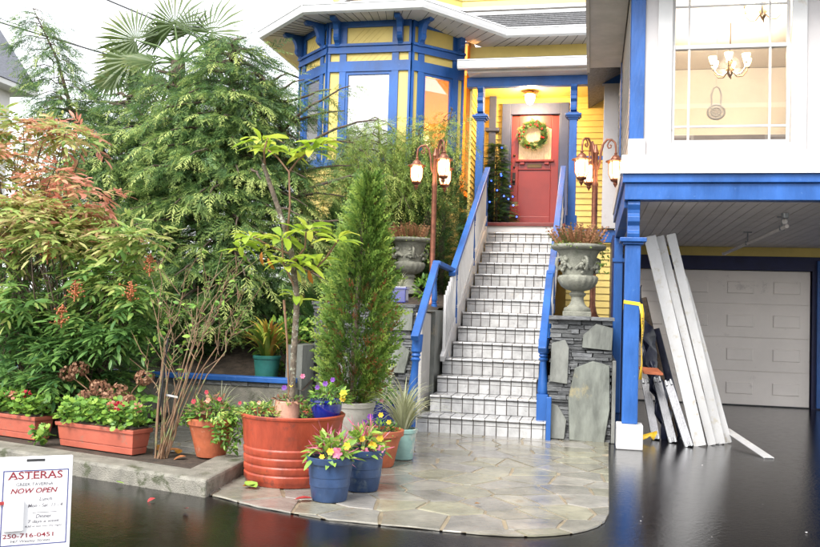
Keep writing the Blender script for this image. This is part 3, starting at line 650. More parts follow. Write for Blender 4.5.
# door case and door
D0, D1, DZ0, DZ1 = -1.46, -.63, 2.90, 4.84
c = MB().box(D0-.17, D0-.02, 15.12, 15.24, 2.86, 5.06).box(D1+.02, D1+.17, 15.12, 15.24, 2.86, 5.06).box(D0-.02, D1+.02, 15.12, 15.24, DZ1+.02, 5.06)
c.box(D0-.02, D0, 15.15, 15.24, 2.86, DZ1+.02).box(D1, D1+.02, 15.15, 15.24, 2.86, DZ1+.02).build('door_casing', 'slate_blue', house, bevel=.006)
door = MB().box(D0, D0+.13, 15.18, 15.22, DZ0, DZ1).box(D1-.13, D1, 15.18, 15.22, DZ0, DZ1).box(D0+.13, D1-.13, 15.18, 15.22, DZ0, 3.06).box(D0+.13, D1-.13, 15.18, 15.22, 3.88, 4.03).box(D0+.13, D1-.13, 15.198, 15.218, 3.06, 3.88)
arch = [(0,.30)]+[(.57*i/12, .06+.10*sin(pi*i/12)) for i in range(13)]+[(.57,.30)]
door.prism([(a, b) for a, b in arch], (D0+.13, 15.18, 4.55), (1,0,0), (0,0,1), (0,.04,0)); door = door.build('door', 'red_door', house, bevel=.006)
MB().box(D0+.13, D1-.13, 15.20, 15.212, 4.03, 4.72).build('leaded_pane', 'lead_glass_glow', door)
MB().box(D0+.08, D1-.08, 15.13, 15.178, 4.02, 4.06).box(D0+.16, D0+.24, 15.14, 15.178, 3.97, 4.02).box(D1-.24, D1-.16, 15.14, 15.178, 3.97, 4.02).build('dentil_shelf', 'red_door', door, bevel=.005)
MB().box(-1.17, -.92, 15.168, 15.18, 3.92, 3.985).build('mail_slot', 'brass', door); 
MB().box(D0+.035, D0+.085, 15.165, 15.18, 3.62, 3.83).sphere((D0+.06, 15.14, 3.68), .028).build('door_handle', 'iron', door); MB().sphere((D0+.06, 15.17, 4.14), .022).build('door_bell', 'brass', door); MB().sphere((D0+.06,15.17,3.93), .02).build('lock', 'iron', door)
MB().box(D0-.03, D1+.03, 15.06, 15.2, 2.862, 2.90).build('threshold', 'red_floor', house)
# pendant lamp on the porch
pl = at(530, 98, 14.75); pt = thing('porch_lamp', 'lit white globe pendant lamp hanging from the porch ceiling', 'lamp', (pl.x, 14.75, pl.z))
gz_ = pl.z
MB().lathe([(.015,.28),(.02,.13),(.05,.12),(.12,.06),(.125,.045),(.06,.06),(.01,.08)], (pl.x,14.75,gz_), 20).lathe([(.05,.36),(.05,.40)], (pl.x,14.75,gz_-.13), 16).build('cap', 'copper', pt, smooth=40)
MB().lathe([(.0001,-.115),(.03,-.11),(.06,-.08),(.082,-.02),(.085,.02),(.07,.06),(.05,.075)], (pl.x,14.75,gz_), 20).build('globe', 'porch_glow', pt, smooth=60)
def plight(name, loc, e, r=.06, col=(1,.66,.34), parent=None):
    l = bpy.data.lights.new(name, 'POINT'); l.energy = e; l.shadow_soft_size = r; l.color = col; o = bpy.data.objects.new(name, l); COL.objects.link(o)
    o.location = Vector(loc)-(ORG[parent] if parent else Vector((0,0,0)))
    if parent: o.parent = parent
plight('lamp_light', (pl.x, 14.6, gz_-.14), 34, .08, parent=pt)
plight('table_lamp_light', (-3.0,15.0,4.62), 50, .1, (1,.50,.15), parent=bl)
# wreath
wc = at(533, 135, 15.1); wr = thing('wreath', 'green holiday wreath with red berries hung on the red door', 'wreath', (wc.x, 15.12, wc.z))
MB().tube([(wc.x+.20*cos(2*pi*i/20), 15.13, wc.z+.20*sin(2*pi*i/20)) for i in range(21)], .03, 6).build('ring', 'stem_brown', wr)
S = Scatter(*spray_t(7, .45, .05, 45, .1))
for i in range(230):
    a = U(0, 2*pi); r = .20+U(-.04,.04); S.add((wc.x+r*cos(a), 15.12+U(-.05,.0), wc.z+r*sin(a)), (-sin(a)+cos(a)*U(-.8,.8), U(-.7,.1), cos(a)+sin(a)*U(-.8,.8)), (U(-.5,.5),-1,U(-.5,.5)), U(.08,.13), U(.15,.75))
S.build('foliage', 'hedge_leaf', wr)
bb = MB()
for i in range(26):
    a = U(0, 2*pi); r = .20+U(-.05,.05); bb.sphere((wc.x+r*cos(a), 15.05+U(-.02,.02), wc.z+r*sin(a)), U(.012,.02), 7, 5)
bb.build('berries', 'ribbon_red', wr)

# ------------------------------------------------------------------ wing over the carport
wing = thing('garage_wing', 'white upper storey with tall window on blue beams above the carport', 'building', (2.9, 9.0, 0))
X0, X1, YF = .36, 6.0, 8.95
WZ = [(.74,1.87),(2.30,3.43),(3.86,4.99)]
wl = MB(); xs = [X0]+[v for a, b in WZ for v in (a-.02, b+.02)]+[X1]
for i in range(0, len(xs), 2): wl.box(xs[i], xs[i+1], YF, YF+.12, 2.95, 4.95)
for a, b in WZ: wl.box(a-.02, b+.02, YF, YF+.12, 2.95, 3.07).box(a-.02, b+.02, YF, YF+.12, 4.72, 4.95)
wl.build('front_wall', 'offwhite_paint', wing)
siding('side_siding', 'white_paint', wing, (X0+.005,14.0), (X0+.005,YF), 0, 14.0-YF, 2.78, 4.95, .13); MB().box(X0+.04, X0+.12, YF+.12, 16.0, 2.7, 4.95).box(X1-.1, X1, YF+.12, 16, 2.56, 4.95).box(X0+.12, X1-.1, 15.9, 16, 0, 4.95).build('side_wall', 'offwhite_paint', wing)
MB().box(X0-.03, X0+.115, YF-.028, YF-.001, 3.13, 4.95).box(X0-.03, X0-.021, YF-.028, YF+.10, 3.13, 4.95).build('corner_board', 'blue_paint', wing, bevel=.004)
MB().box(X0-.035, X0+.13, YF-.05, YF+.1, 2.952, 3.128).build('corner_block', 'white_paint', wing, bevel=.004)
MB().box(X0-.035, X0-.02, 12.1, 12.25, 2.7, 4.85).build('corner_board', 'blue_paint', wing)
MB().box(X0-.10, X1, YF-.12, YF+.02, 2.785, 2.95).box(X0-.098, X0-.0, YF+.02, 12.6, 2.785, 2.948).build('sill_band', 'white_paint', wing, bevel=.008)
MB().box(X0-.11, X1, YF-.14, YF+.02, 2.762, 2.783).build('drip_edge', 'gutter_white', wing)
MB().box(X0-.085, X1, YF-.105, YF+.05, 2.675, 2.762).build('upper_beam', 'blue_paint', wing, bevel=.005); MB().box(X0-.06, X1, YF-.07, YF+.09, 2.505, 2.673).build('front_beam', 'blue_paint', wing, bevel=.005)
MB().box(X0-.085, X0+.05, YF+.052, 12.6, 2.675, 2.782).build('side_beam', 'blue_paint', wing, bevel=.005); MB().box(X0-.06, X0+.06, YF+.092, 12.6, 2.44, 2.673).build('side_beam', 'blue_paint', wing, bevel=.005)
for wi, (a, b) in enumerate(WZ):      # sash windows with border glazing bars
    cs = MB().box(a-.14, a, YF-.03, YF-.001, 3.0, 4.80).box(b, b+.14, YF-.03, YF-.001, 3.0, 4.80).box(a-.16, b+.16, YF-.05, YF-.001, 2.96, 3.0).box(a, b, YF-.03, YF-.001, 3.0, 3.08).box(a, b, YF-.03, YF-.001, 4.66, 4.80)
    win = cs.build('window', 'white_paint', wing, bevel=.004)
    for (z0, z1, yy) in ((3.08,4.09,YF+.02),(4.05,4.66,YF+.05)):
        s = MB().box(a, a+.035, yy, yy+.035, z0, z1).box(b-.035, b, yy, yy+.035, z0, z1).box(a+.035, b-.035, yy, yy+.035, z0, z0+.04).box(a+.035, b-.035, yy, yy+.035, z1-.04, z1)
        s.build('sash', 'white_paint', win, bevel=.004)
        g = MB().box(a+.16, a+.18, yy+.005, yy+.028, z0+.04, z1-.04).box(b-.20, b-.18, yy+.005, yy+.028, z0+.04, z1-.04)
        zb = z0+.17 if z0 < 3.5 else z1-.17
        g.box(a+.035, a+.158, yy+.006, yy+.027, zb, zb+.02).box(a+.182, b-.202, yy+.006, yy+.027, zb, zb+.02).box(b-.178, b-.035, yy+.006, yy+.027, zb, zb+.02)
        g.build('glazing_bar', 'white_paint', win); MB().box(a+.035, b-.035, yy+.014, yy+.018, z0+.04, z1-.04).build('pane', 'glass', win)
# room behind the windows
MB().box(X0+.125, X1-.11, 12.9, 12.95, 2.86, 4.95).build('room_back', 'room_cream', wing); MB().box(X0+.125, X1-.11, 9.08, 12.9, 2.82, 2.86).build('room_floor', 'room_dark', wing); MB().box(X0+.125, X1-.11, 9.08, 12.9, 4.955, 5.0).build('room_ceiling', 'room_cream', wing)
MB().box(X0+.125, X1-.11, 12.86, 12.898, 2.86, 3.98).build('dark_reflection_band', 'reflection_dark', wing)  # dark band added on the back wall to imitate street reflections in the panes
MB().box(X0+.121, X0+.124, 9.08, 12.9, 2.86, 4.95).build('room_side', 'room_cream', wing)
for x, z, w, h in ((2.22,3.28,.22,.22),(2.70,3.30,.20,.26),(1.55,3.30,.16,.18)):
    pf = MB().box(x-w, x+w, 12.82, 12.858, z-h, z+h).build('picture', 'gold_frame', wing, bevel=.01); MB().box(x-w+.04, x+w-.04, 12.81, 12.819, z-h+.04, z+h-.04).build('canvas', 'canvas', pf)
def chandelier(x, y, z, label):
    t = thing('chandelier', label, 'chandelier', (x, y, z), 'chandeliers behind the tall window')
    MB().tube([(x,y,4.955),(x,y,z-.05)], .008, 6).lathe([(.01,.12),(.04,.08),(.02,.03),(.05,-.02),(.03,-.08),(.008,-.12)], (x,y,z), 14).build('stem', 'brass', t, smooth=50)
    for i in range(6):
        a = 2*pi*i/6+.3; c, s = cos(a), sin(a)
        MB().tube([(x+c*r, y+s*r, z+h) for r, h in ((.03,-.04),(.09,-.10),(.16,-.09),(.21,-.03),(.22,.02))], .008, 6).lathe([(.03,0),(.012,.01)], (x+c*.22,y+s*.22,z+.02), 10).build('arm', 'brass', t, smooth=60)
        MB().lathe([(.02,0),(.04,.04),(.05,.09),(.042,.09),(.015,.01)], (x+c*.22,y+s*.22,z+.035), 10).build('shade', 'bulb_glow', t, smooth=60)
    plight('chandelier_light', (x,y,z+.02), 55, .12, (1,.85,.68), parent=t)
c1 = at(730, 68, 10.9); chandelier(c1.x, 10.9, c1.z, 'lit brass chandelier hanging low in the middle of the tall window')
c2 = at(763, 10, 10.2); chandelier(c2.x, 10.2, c2.z, 'lit brass chandelier nearer the glass in the upper sash')
ow = at(716, 112, 9.35); t = thing('hanging_ornament', 'round pale fretwork ornament hanging on a loop inside the tall window', 'ornament', (ow.x, 9.35, ow.z))
MB().tube([(ow.x+.085*cos(2*pi*i/24), 9.35, ow.z+.075*sin(2*pi*i/24)) for i in range(25)], .012, 6).tube([(ow.x+.05*cos(2*pi*i/20), 9.35, ow.z+.045*sin(2*pi*i/20)) for i in range(21)], .010, 6).build('ring', 'grey_shade', t, smooth=60)
b = MB()
for i in range(8): a = 2*pi*i/8; b.tube([(ow.x+.012*cos(a),9.35,ow.z+.012*sin(a)),(ow.x+.08*cos(a),9.35,ow.z+.07*sin(a))], .008, 5)
b.build('spokes', 'grey_shade', t)
MB().tube([(ow.x-.045,9.35,ow.z+.07),(ow.x-.05,9.35,ow.z+.18),(ow.x-.03,9.35,ow.z+.25),(ow.x,9.35,ow.z+.27),(ow.x+.03,9.35,ow.z+.25),(ow.x+.05,9.35,ow.z+.18),(ow.x+.045,9.35,ow.z+.07)], .010, 6).tube([(ow.x,9.35,ow.z+.27),(ow.x,9.35,4.95)], .003, 5).build('loop', 'grey_shade', t, smooth=60)
# eaves of the wing
MB().box(X0-.46, X0-.03, 8.45, 12.35, 4.86, 4.89).box(X0-.03, X1+.3, 8.45, 8.92, 4.86, 4.89).build('soffit', 'soffit_grey', wing); MB().box(X0-.50, X0-.462, 8.43, 12.37, 4.80, 4.96).box(X0-.462, X1+.3, 8.41, 8.448, 4.80, 4.96).build('fascia', 'soffit_grey', wing)
MB().add([(X0-.5,8.43,4.962),(X1+.3,8.43,4.962),(X1+.3,16,4.962),(X0-.5,16,4.962),(X0+2.5,11.5,6.6),(X1-2.5,11.5,6.6)], [(0,1,5,4),(1,2,5),(2,3,4,5),(3,0,4)]).build('roof', 'shingle', wing)
# carport: boards, rear wall, garage door
MB().box(X0+.10, X1-.1, 9.1, 14.55, 2.52, 2.56).build('carport_ceiling', 'soffit_grey', wing)
x = X0+.065; i = 0
bm_ = MB().box(.004, .116, 0, 5.45, -.014, 0).mesh('ceiling_board', m='soffit_board')
while x < 5.6: piece('ceiling_board', bm_, None, wing, (x, 9.05, 2.517+U(-.0015,.0015))); x += .12
MB().box(.66, X1-.1, 14.38, 14.45, 2.36, 2.50).build('yellow_header', 'yellow_paint', wing); MB().box(.30, X1-.1, 14.42, 14.56, 2.14, 2.36).box(.30, .56, 14.42, 14.56, 0, 2.14).box(3.36, X1-.1, 14.42, 14.56, 0, 2.14).build('garage_frame', 'navy_paint', wing)
MB().box(3.42, 5.8, 14.36, 14.418, .02, 2.30).build('side_wall_blue', 'blue_paint', wing); MB().box(.27, .298, 12.6, 14.5, 0, 2.5).build('carport_side', 'navy_paint', wing)
gd = MB().box(.58, 3.34, 14.48, 14.53, .01, 2.13).build('garage_door', 'garage_door', wing)
pm = MB(); w2, h2 = .27, .165
for (hw, hh, y) in (): pass
V = []; 
for (s, y) in ((0,0),(.02,.028),(.045,.028),(.08,-.012)): V += [(-w2+s, y, -h2+s), (w2-s, y, -h2+s), (w2-s, y, h2-s), (-w2+s, y, h2-s)]
pm = MB().add(V, [(12,13,14,15)]+[(i+r*4, (i+1) % 4+r*4, (i+1) % 4+(r+1)*4, i+(r+1)*4) for i in range(4) for r in range(3)]).mesh('door_panel', m='garage_door')
for r in range(4):
    sec = MB().box(.582, 3.338, 14.464, 14.479, .016+r*.53, .016+r*.53+.522).build('door_section', 'garage_door', wing, bevel=.005)
    for c_ in range(4): piece('door_panel', pm, None, sec, (.925+c_*.69, 14.4635, .275+r*.53))
MB().box(.58, 3.34, 14.455, 14.50, -.0, .015).build('door_seal', 'dark_end', wing)
# conduit pipe with lamp holders under the carport ceiling
p1, p2 = at(787, 221, 10.0), at(724, 261, 13.6); p1.z, p2.z = 2.37, 2.33
t = thing('ceiling_pipe', 'white pipe with metal hangers running under the carport ceiling', 'pipe', p1)
MB().tube([p1, p2], .022, 10).lathe([(.03,0),(.03,.04)], (p2.x, p2.y, p2.z-.02), 10).build('pipe', 'soffit_board', t, smooth=50)
for f_ in (.06, .55): q = p1.lerp(p2, f_); MB().tube([q, (q.x,q.y,2.503)], .008, 6).box(q.x-.05, q.x+.05, q.y-.02, q.y+.02, 2.49, 2.502).lathe([(.03,-.02),(.03,.03)], q, 10).build('hanger', 'grey_metal', t)
q = at(785, 224, 9.9); t = thing('bulb_holder', 'bare bulb in a holder on the carport ceiling above the pipe end', 'lamp', (q.x, 9.9, 2.50)); MB().lathe([(.04,0),(.035,-.05),(.02,-.06)], (q.x,9.9,2.50), 12).build('holder', 'grey_metal', t, smooth=40); MB().sphere((q.x,9.9,2.41), .032).build('bulb', 'petal_white', t, smooth=60)
# carport posts
def carport_post(x, y, w, label):
    t = thing('carport_post', label, 'post', (x, y, 0)); h = w/2
    MB().box(x-.13, x+.13, y-.13, y+.13, 0, .25).build('base', 'white_paint', t, bevel=.012)
    MB().box(x-h, x+h, y-h, y+h, .25, 2.06).build('shaft', 'blue_paint', t, bevel=.012)
    b = MB().box(x-h-.025, x+h+.025, y-h-.025, y+h+.025, 2.06, 2.085).box(x-h-.055, x+h+.055, y-h-.055, y+h+.055, 2.085, 2.13); b.build('capital', 'blue_paint', t, bevel=.008)
    b = MB().box(x-.06, x+.06, y-.06, y+.06, 2.13, 2.50)
    b.prism([(0,.37),(.07,.37),(.08,.33),(.05,.28),(.045,.24),(.07,.21),(.07,.16),(.04,.12),(.045,.07),(.07,.04),(.06,0),(0,0)], (x-.06, y-.06, 2.13), (0,-1,0), (0,0,1), (.12,0,0)); b.build('scroll', 'blue_paint', t, bevel=.005)
carport_post(.395, 9.05, .155, 'blue carport post on a white block with yellow tape tied round it')
t = thing('carport_post', 'plain blue carport post standing in shade behind the stone wall end', 'post', (.36, 12.4, 0)); MB().box(.29, .41, 12.34, 12.46, 0, 2.44).build('shaft', 'blue_paint', t, bevel=.01); MB().box(.27, .43, 12.32, 12.48, 2.1, 2.15).build('collar', 'blue_paint', t)

# ------------------------------------------------------------------ urns
def urn(label, x, y, z, s=1.):
    t = thing('stone_urn', label, 'urn', (x, y, z), 'grey stone urns flanking the stairs')
    L = lambda pr, n=32, wob=None: MB().lathe([(r*s, h*s) for r, h in pr], (x, y, z), n, wob)
    MB().box(x-.155*s, x+.155*s, y-.155*s, y+.155*s, z, z+.06*s).build('plinth', 'urn_stone', t, bevel=.01)
    L([(.145,.06),(.15,.075),(.145,.095),(.11,.11),(.085,.14),(.07,.18),(.068,.22),(.085,.235),(.095,.25),(.085,.265),(.07,.275),(.075,.29)]).build('foot', 'urn_stone', t, smooth=50)
    L([(.075,.288),(.12,.30),(.175,.335),(.205,.385),(.215,.43),(.21,.455),(.17,.462)], 72, lambda a, i: .06*abs(sin(a*9)) if i < 5 else 0).build('bowl', 'urn_stone', t, smooth=60)
    L([(.17,.460),(.175,.50),(.18,.56),(.19,.63),(.21,.69),(.235,.73),(.24,.735)]).build('neck', 'urn_stone', t, smooth=50)
    L([(.24,.733),(.275,.745),(.295,.765),(.30,.785),(.285,.80),(.26,.80),(.245,.785),(.22,.72),(.0001,.71)], 72, lambda a, i: .02*abs(sin(a*16)) if 0 < i < 5 else 0).build('rim', 'urn_stone', t, smooth=60)
    for k in range(5):
        a0 = 2*pi*k/5-1.2; b = MB()
        for i in range(16):
            a = a0+random.gauss(0, .16); h = .60+random.gauss(0, .035)-.04*abs(a-a0)*4; r = .185+.03*random.random(); b.sphere((x+s*r*cos(a), y+s*r*sin(a), z+s*h), U(.016,.03)*s, 7, 5)
        b.tube([(x+s*.185*cos(a0+q), y+s*.185*sin(a0+q), z+s*(.61-.16*abs(q))) for q in (-.5,-.25,0,.25,.5)], .02*s, 6); b.build('garland', 'urn_stone', t, smooth=60)
    for k in range(4):
        a = 2*pi*k/4+.4; b = MB(); b.tube([(x+s*r*cos(a), y+s*r*sin(a), z+s*h) for r, h in ((.20,.66),(.25,.64),(.26,.58),(.235,.52),(.205,.53))], .018*s, 7).build('handle', 'urn_stone', t, smooth=60)
    return t
urn('grey stone urn of rusty heather on the slate wall beside the carport post', -.16, 9.78, 1.312)
urn('grey stone urn of rusty heather beside the tall hedge behind the blue planter', -2.56, 12.0, 1.56)
# ------------------------------------------------------------------ lamp posts
def lamp_post(label, x, y, z0, ztop, azs, r=.235, drops=(0,0,0)):
    t = thing('lamp_post', label, 'lamp post', (x, y, z0), 'copper lamp posts flanking the stairs')
    MB().lathe([(.09,0),(.09,.05),(.06,.08),(.045,.14),(.034,.2),(.034,ztop-z0-.5),(.04,ztop-z0-.48),(.03,ztop-z0-.44),(.03,ztop-z0-.12),(.042,ztop-z0-.10),(.025,ztop-z0-.06),(.012,ztop-z0)], (x,y,z0), 16).build('pole', 'copper', t, smooth=45)
    for k, a in enumerate(azs):
        a = radians(a); c, s = cos(a), sin(a); zt = ztop+drops[k]; px_, py_ = x+c*r, y+s*r
        A = [(.025,-.30),(.05,-.22),(.06,-.10),(.085,.0),(.13,.055),(.185,.05),(.225,.01),(.235,-.06),(.235,-.10)]
        B_ = [(.185,.05),(.15,.02),(.135,-.02),(.15,-.05),(.175,-.045),(.18,-.02),(.165,-.01)]
        arm = MB().tube([(x+c*u*r/.235, y+s*u*r/.235, zt+v) for u, v in A], [.014]*5+[.012]*4, 8).tube([(x+c*u*r/.235, y+s*u*r/.235, zt+v) for u, v in B_], .009, 7)
        arm.build('arm', 'copper', t, smooth=60)
        L = lambda pr, n=18: MB().lathe(pr, (px_, py_, zt-.10), n)
        cap = L([(.012,.0),(.02,-.015),(.014,-.03),(.04,-.045),(.055,-.07),(.06,-.085),(.115,-.105),(.118,-.115),(.09,-.12)]); lan = cap.build('lantern', 'copper', t, smooth=40)
        L([(.058,-.12),(.072,-.15),(.070,-.26),(.045,-.315)]).build('glass', 'lamp_glow', lan, smooth=60)
        fr = L([(.048,-.31),(.062,-.325),(.05,-.345),(.02,-.36),(.028,-.375),(.015,-.395),(.004,-.42)])
        for i in range(6):
            b = 2*pi*i/6; fr.tube([(px_+q*cos(b), py_+q*sin(b), zt-.10+h) for q, h in ((.088,-.115),(.080,-.15),(.078,-.26),(.05,-.325))], .006, 5)
        fr.build('cage', 'copper', lan, smooth=50)
lamp_post('copper three lantern lamp post rising behind the urn beside the carport', .005, 10.35, 1.26, 3.36, (-8,-132,108))
lamp_post('copper three lantern lamp post in front of the dark hedge', -2.01, 10.8, 1.40, 3.42, (188,-52,66), drops=(-.02,.03,-.02))

# ------------------------------------------------------------------ planks leaning in the carport
def channel(name, label, cat, p, q, w, d, m, group=None, ends=False, nv=(0,-1,.15)):
    p, q = Vector(p), Vector(q); ax = (q-p).normalized(); n = Vector(nv); n = (n-ax*n.dot(ax)).normalized(); s = ax.cross(n).normalized()
    t = thing(name, label, cat, p, group); L = (q-p).length; c = (p+q)/2
    MB().obox(c, ax*L/2, s*w/2, n*.004).build('web', m, t, bevel=.002)
    for k in (-1, 1): MB().obox(c+s*k*(w/2-.004)-n*(d/2+.004), ax*L/2, s*.004, n*d/2).build('flange', m, t)
    for e in ((p+ax*.012), (q-ax*.012)): MB().obox(e-n*(d/2+.004), ax*.010, s*(w/2-.009), n*(d/2-.001)).build('end_plug', 'dark_end', t)
    if ends:
        for k in (-.28,0,.28): MB().obox(c+s*w*k+n*.006, ax*L/2*.98, s*.004, n*.004).build('rib', m, t)
        for e, sg in ((p, 1), (q, -1)):
            for k in (-1, 1): MB().obox(e+ax*sg*.02+s*k*w*.3+n*.012, ax*.03, s*.010, n*.014).build('clip', 'grey_metal', t, bevel=.003)
    return t
GP = 'white planks leaning in the carport'
for (tx, ty, bx, by, w, yt, lab) in ((650,236,700,446,.125,9.60,'widest long white plank leaning against the carport post'),
                                (660,236,712,445,.085,9.66,'long white plank leaning next to the widest one'),
                                (663,272,716,444,.07,9.72,'short ended white plank wedged between two longer leaning planks'),
                                (671,234,721,444,.095,9.62,'long white plank with a capped top leaning toward the garage door side'),
                                (683,277,728,443,.085,9.72,'shorter white plank leaning outermost toward the garage door')):
    b = gz(bx, by, .005); channel('leaning_plank', lab, 'plank', b, at(tx, ty, yt), w, .035, 'plank_white', GP)
for (tx, ty, bx, by, lab) in ((645,379,656,439,'short aluminium channel nearest the carport post'), (657,378,673,442,'short aluminium channel in the middle of three'), (668,381,689,446,'short aluminium channel beside the long white planks')):
    b = gz(bx, by, .01); channel('aluminium_channel', lab, 'channel', b, at(tx, ty, b.y+.25), .085, .06, 'aluminium', 'short aluminium channels by the carport post', True)
a, b = gz(769, 458, .006), gz(733, 434, .1)
t = thing('fallen_board', 'white board lying on the wet driveway below the leaning planks', 'board', a); d = (b-a).normalized(); MB().bar(a, b+d*.25, .10, .012).build('board', 'plank_white', t, bevel=.003); MB().bar(a-Vector((0,0,.0)), b+d*.25-Vector((0,0,.011)), .085, .008).build('shadow_strip', 'dark_end', t)  # dark strip below the board paints in its shadow
q = at(651, 371, 9.62); t = thing('wood_board', 'orange brown board lying across the aluminium channels', 'board', q); MB().obox(q, (.10,.02,-.005), (-.02,.12,.02), (0,0,.012)).build('board', 'orange_board', t, bevel=.003)
t = thing('folded_tarp', 'dark blue tarp bundled behind the leaning planks', 'tarp', (.72, 9.75, 0)); V = []; K = 16
for i in range(K+1):
    for j in range(5): f_ = i/K; V.append((.50+.36*f_+.05*sin(j*2.1+i), 9.92+.06*cos(i*.9+j*1.7), 1.45-1.43*f_+.12*(j-2)*(1-.3*f_)))
MB().add(V, [(i*5+j, i*5+j+1, i*5+j+6, i*5+j+5) for i in range(K) for j in range(4)]).build('tarp_sheet', 'tarp', t, smooth=60).modifiers.new('thick', 'SOLIDIFY').thickness = .03
t = thing('leaning_lumber', 'dark timber leaning behind the carport post', 'lumber', (.55, 9.6, 0)); MB().bar((.92,10.05,.01), (.56,10.15,1.55), .05, .09).build('timber', 'bark', t, bevel=.004); MB().bar((1.02,10.1,.01), (.70,10.2,1.2), .03, .12).build('timber', 'tarp', t, bevel=.004)
# caution tape on the post
t = thing('caution_tape', 'yellow caution tape tied round the carport post with a hanging tail', 'tape', (.395, 8.97, 1.45)); hh = .081
rg = [(.395-hh,9.05-hh),(.395+hh,9.05-hh),(.395+hh,9.05+hh),(.395-hh,9.05+hh)]; V = []
for i, (x, y) in enumerate(rg): z = 1.46-.02*i; V += [(x,y,z),(x,y,z+.035)]
MB().add(V, [(2*i, (2*i+2) % 8, (2*i+3) % 8, 2*i+1) for i in range(4)]).build('loop', 'tape', t).modifiers.new('s', 'SOLIDIFY').thickness = .003
V = []; P0 = [(.48,8.965,1.46,0),(.50,8.97,1.36,.3),(.507,8.975,1.2,.9),(.497,8.97,1.02,1.4),(.505,8.975,.86,1.2),(.49,8.97,.70,.6)]
for x, y, z, a in P0: V += [(x-.02*cos(a), y-.02*sin(a), z), (x+.02*cos(a), y+.02*sin(a), z)]
MB().add(V, [(2*i, 2*i+2, 2*i+3, 2*i+1) for i in range(5)]).build('tail', 'tape', t, smooth=80).modifiers.new('s', 'SOLIDIFY').thickness = .002
cu = bpy.data.curves.new('tmp', 'FONT'); cu.body = 'CAUTION'; cu.size = 1; o = bpy.data.objects.new('tmp', cu); COL.objects.link(o); bpy.context.view_layer.update()
me = bpy.data.meshes.new_from_object(o.evaluated_get(bpy.context.evaluated_depsgraph_get())); bpy.data.objects.remove(o); bpy.data.curves.remove(cu)
VV = [v.co.copy() for v in me.vertices]; w_ = max(v.x for v in VV); MB().add([(.492+v.y*.028, 8.958+.012*sin(v.x/w_*3), 1.02+.30*v.x/w_) for v in VV], [tuple(p.vertices) for p in me.polygons]).build('lettering', 'dark_end', t); bpy.data.meshes.remove(me)
pb = gz(646, 439, .03); V = []
for i in range(7): V += [(pb.x-.10+.035*i, pb.y-.03+.02*sin(i*2), .012+.09*i/6*abs(sin(i*1.3))), (pb.x-.10+.035*i, pb.y+.01, .05+.012*i)]
t2 = thing('tape_scrap', 'scrap of yellow tape on the ground beside the white post base', 'tape', pb); MB().add(V, [(2*i, 2*i+2, 2*i+3, 2*i+1) for i in range(6)]).build('strip', 'tape', t2, smooth=80).modifiers.new('s', 'SOLIDIFY').thickness = .003

# ------------------------------------------------------------------ pots and boxes
def pot(name, label, cat, x, y, z, prof, m, ribs=None, soil=True, group=None, n=36, smooth=40, parts=()):
    t = thing(name, label, cat, (x, y, z), group)
    MB().lathe(prof, (x, y, z), n).build('shell', m, t, smooth=smooth)
    top = max(h for r, h in prof); r = max(r for r, h in prof if h > top*.9)*.86
    if soil: MB().lathe([(r, top*.90), (r*.5, top*.93), (.0001, top*.93)], (x, y, z), n).build('soil', 'soil', t, smooth=60)
    for nm, pr, mm in parts: MB().lathe(pr, (x, y, z), n).build(nm, mm, t, smooth=smooth)
    return t
def tapered(rb, rt, h, rim=.02, rimh=.05, th=.018): return [(rb*.9,0),(rb,.006),(rt-rim*.8,h-rimh),(rt,h-rimh+.004),(rt+.004,h-.006),(rt-.004,h),(rt-th,h),(rt-th-.004,h-.04),(rb*.9,h*.25),(.0001,h*.25)]
BX, BY = -2.19, 6.22
bt = thing('half_barrel', 'big red ribbed half barrel planter holding the small tree and two pots', 'planter', (BX, BY, .015))
prof = [(.33,0),(.335,.01)]
for i in range(4): h0 = .03+i*.062; r0 = .335+.03*h0/.5; prof += [(r0+.006,h0),(r0+.012,h0+.008),(r0+.014,h0+.044),(r0+.006,h0+.055)]
prof += [(.362,.30),(.375,.44),(.385,.48),(.392,.485),(.395,.50),(.385,.508),(.365,.505),(.358,.44),(.0001,.42)]
MB().lathe(prof, (BX, BY, .015), 48).build('shell', 'barrel_red', bt, smooth=35); MB().lathe([(.356,.455),(.2,.465),(.0001,.47)], (BX,BY,.015), 32).build('soil', 'soil', bt, smooth=60)
pot('terracotta_pot', 'terracotta pot on the kerb overflowing with trailing green plants', 'pot', -2.96, 6.48, .10, tapered(.115,.195,.31,.016,.055), 'terracotta')
pot('blue_pot', 'blue ribbed plastic pot of flowers standing on the patio edge in front of the barrel', 'pot', -1.72, 5.68, .015, [(.115,0),(.12,.008),(.135,.10),(.138,.102),(.140,.16),(.143,.162),(.150,.25),(.163,.252),(.166,.292),(.160,.296),(.150,.292),(.14,.2),(.0001,.2)], 'blue_pot', group='blue plastic flower pots')
pot('blue_pot', 'blue ribbed plastic pot of flowers set behind the other blue pot', 'pot', -1.60, 6.08, .015, [(.115,0),(.12,.008),(.135,.10),(.138,.102),(.140,.16),(.143,.162),(.150,.25),(.163,.252),(.166,.292),(.160,.296),(.150,.292),(.14,.2),(.0001,.2)], 'blue_pot', group='blue plastic flower pots')
q = at(287, 420, 6.18); pot('clay_cylinder', 'pale pink clay pot standing in the red barrel beside the trunk', 'pot', q.x, 6.18, .44, [(.082,0),(.09,.005),(.092,.165),(.085,.17),(.07,.168),(.065,.13),(.0001,.13)], 'terracotta_pale')
q = at(326, 420, 6.22); pot('glazed_pot', 'glossy cobalt blue pot with yellow flowers standing in the red barrel', 'pot', q.x, 6.22, .465, [(.07,0),(.08,.01),(.10,.05),(.115,.10),(.115,.14),(.125,.15),(.125,.165),(.108,.168),(.10,.12),(.0001,.11)], 'cobalt')
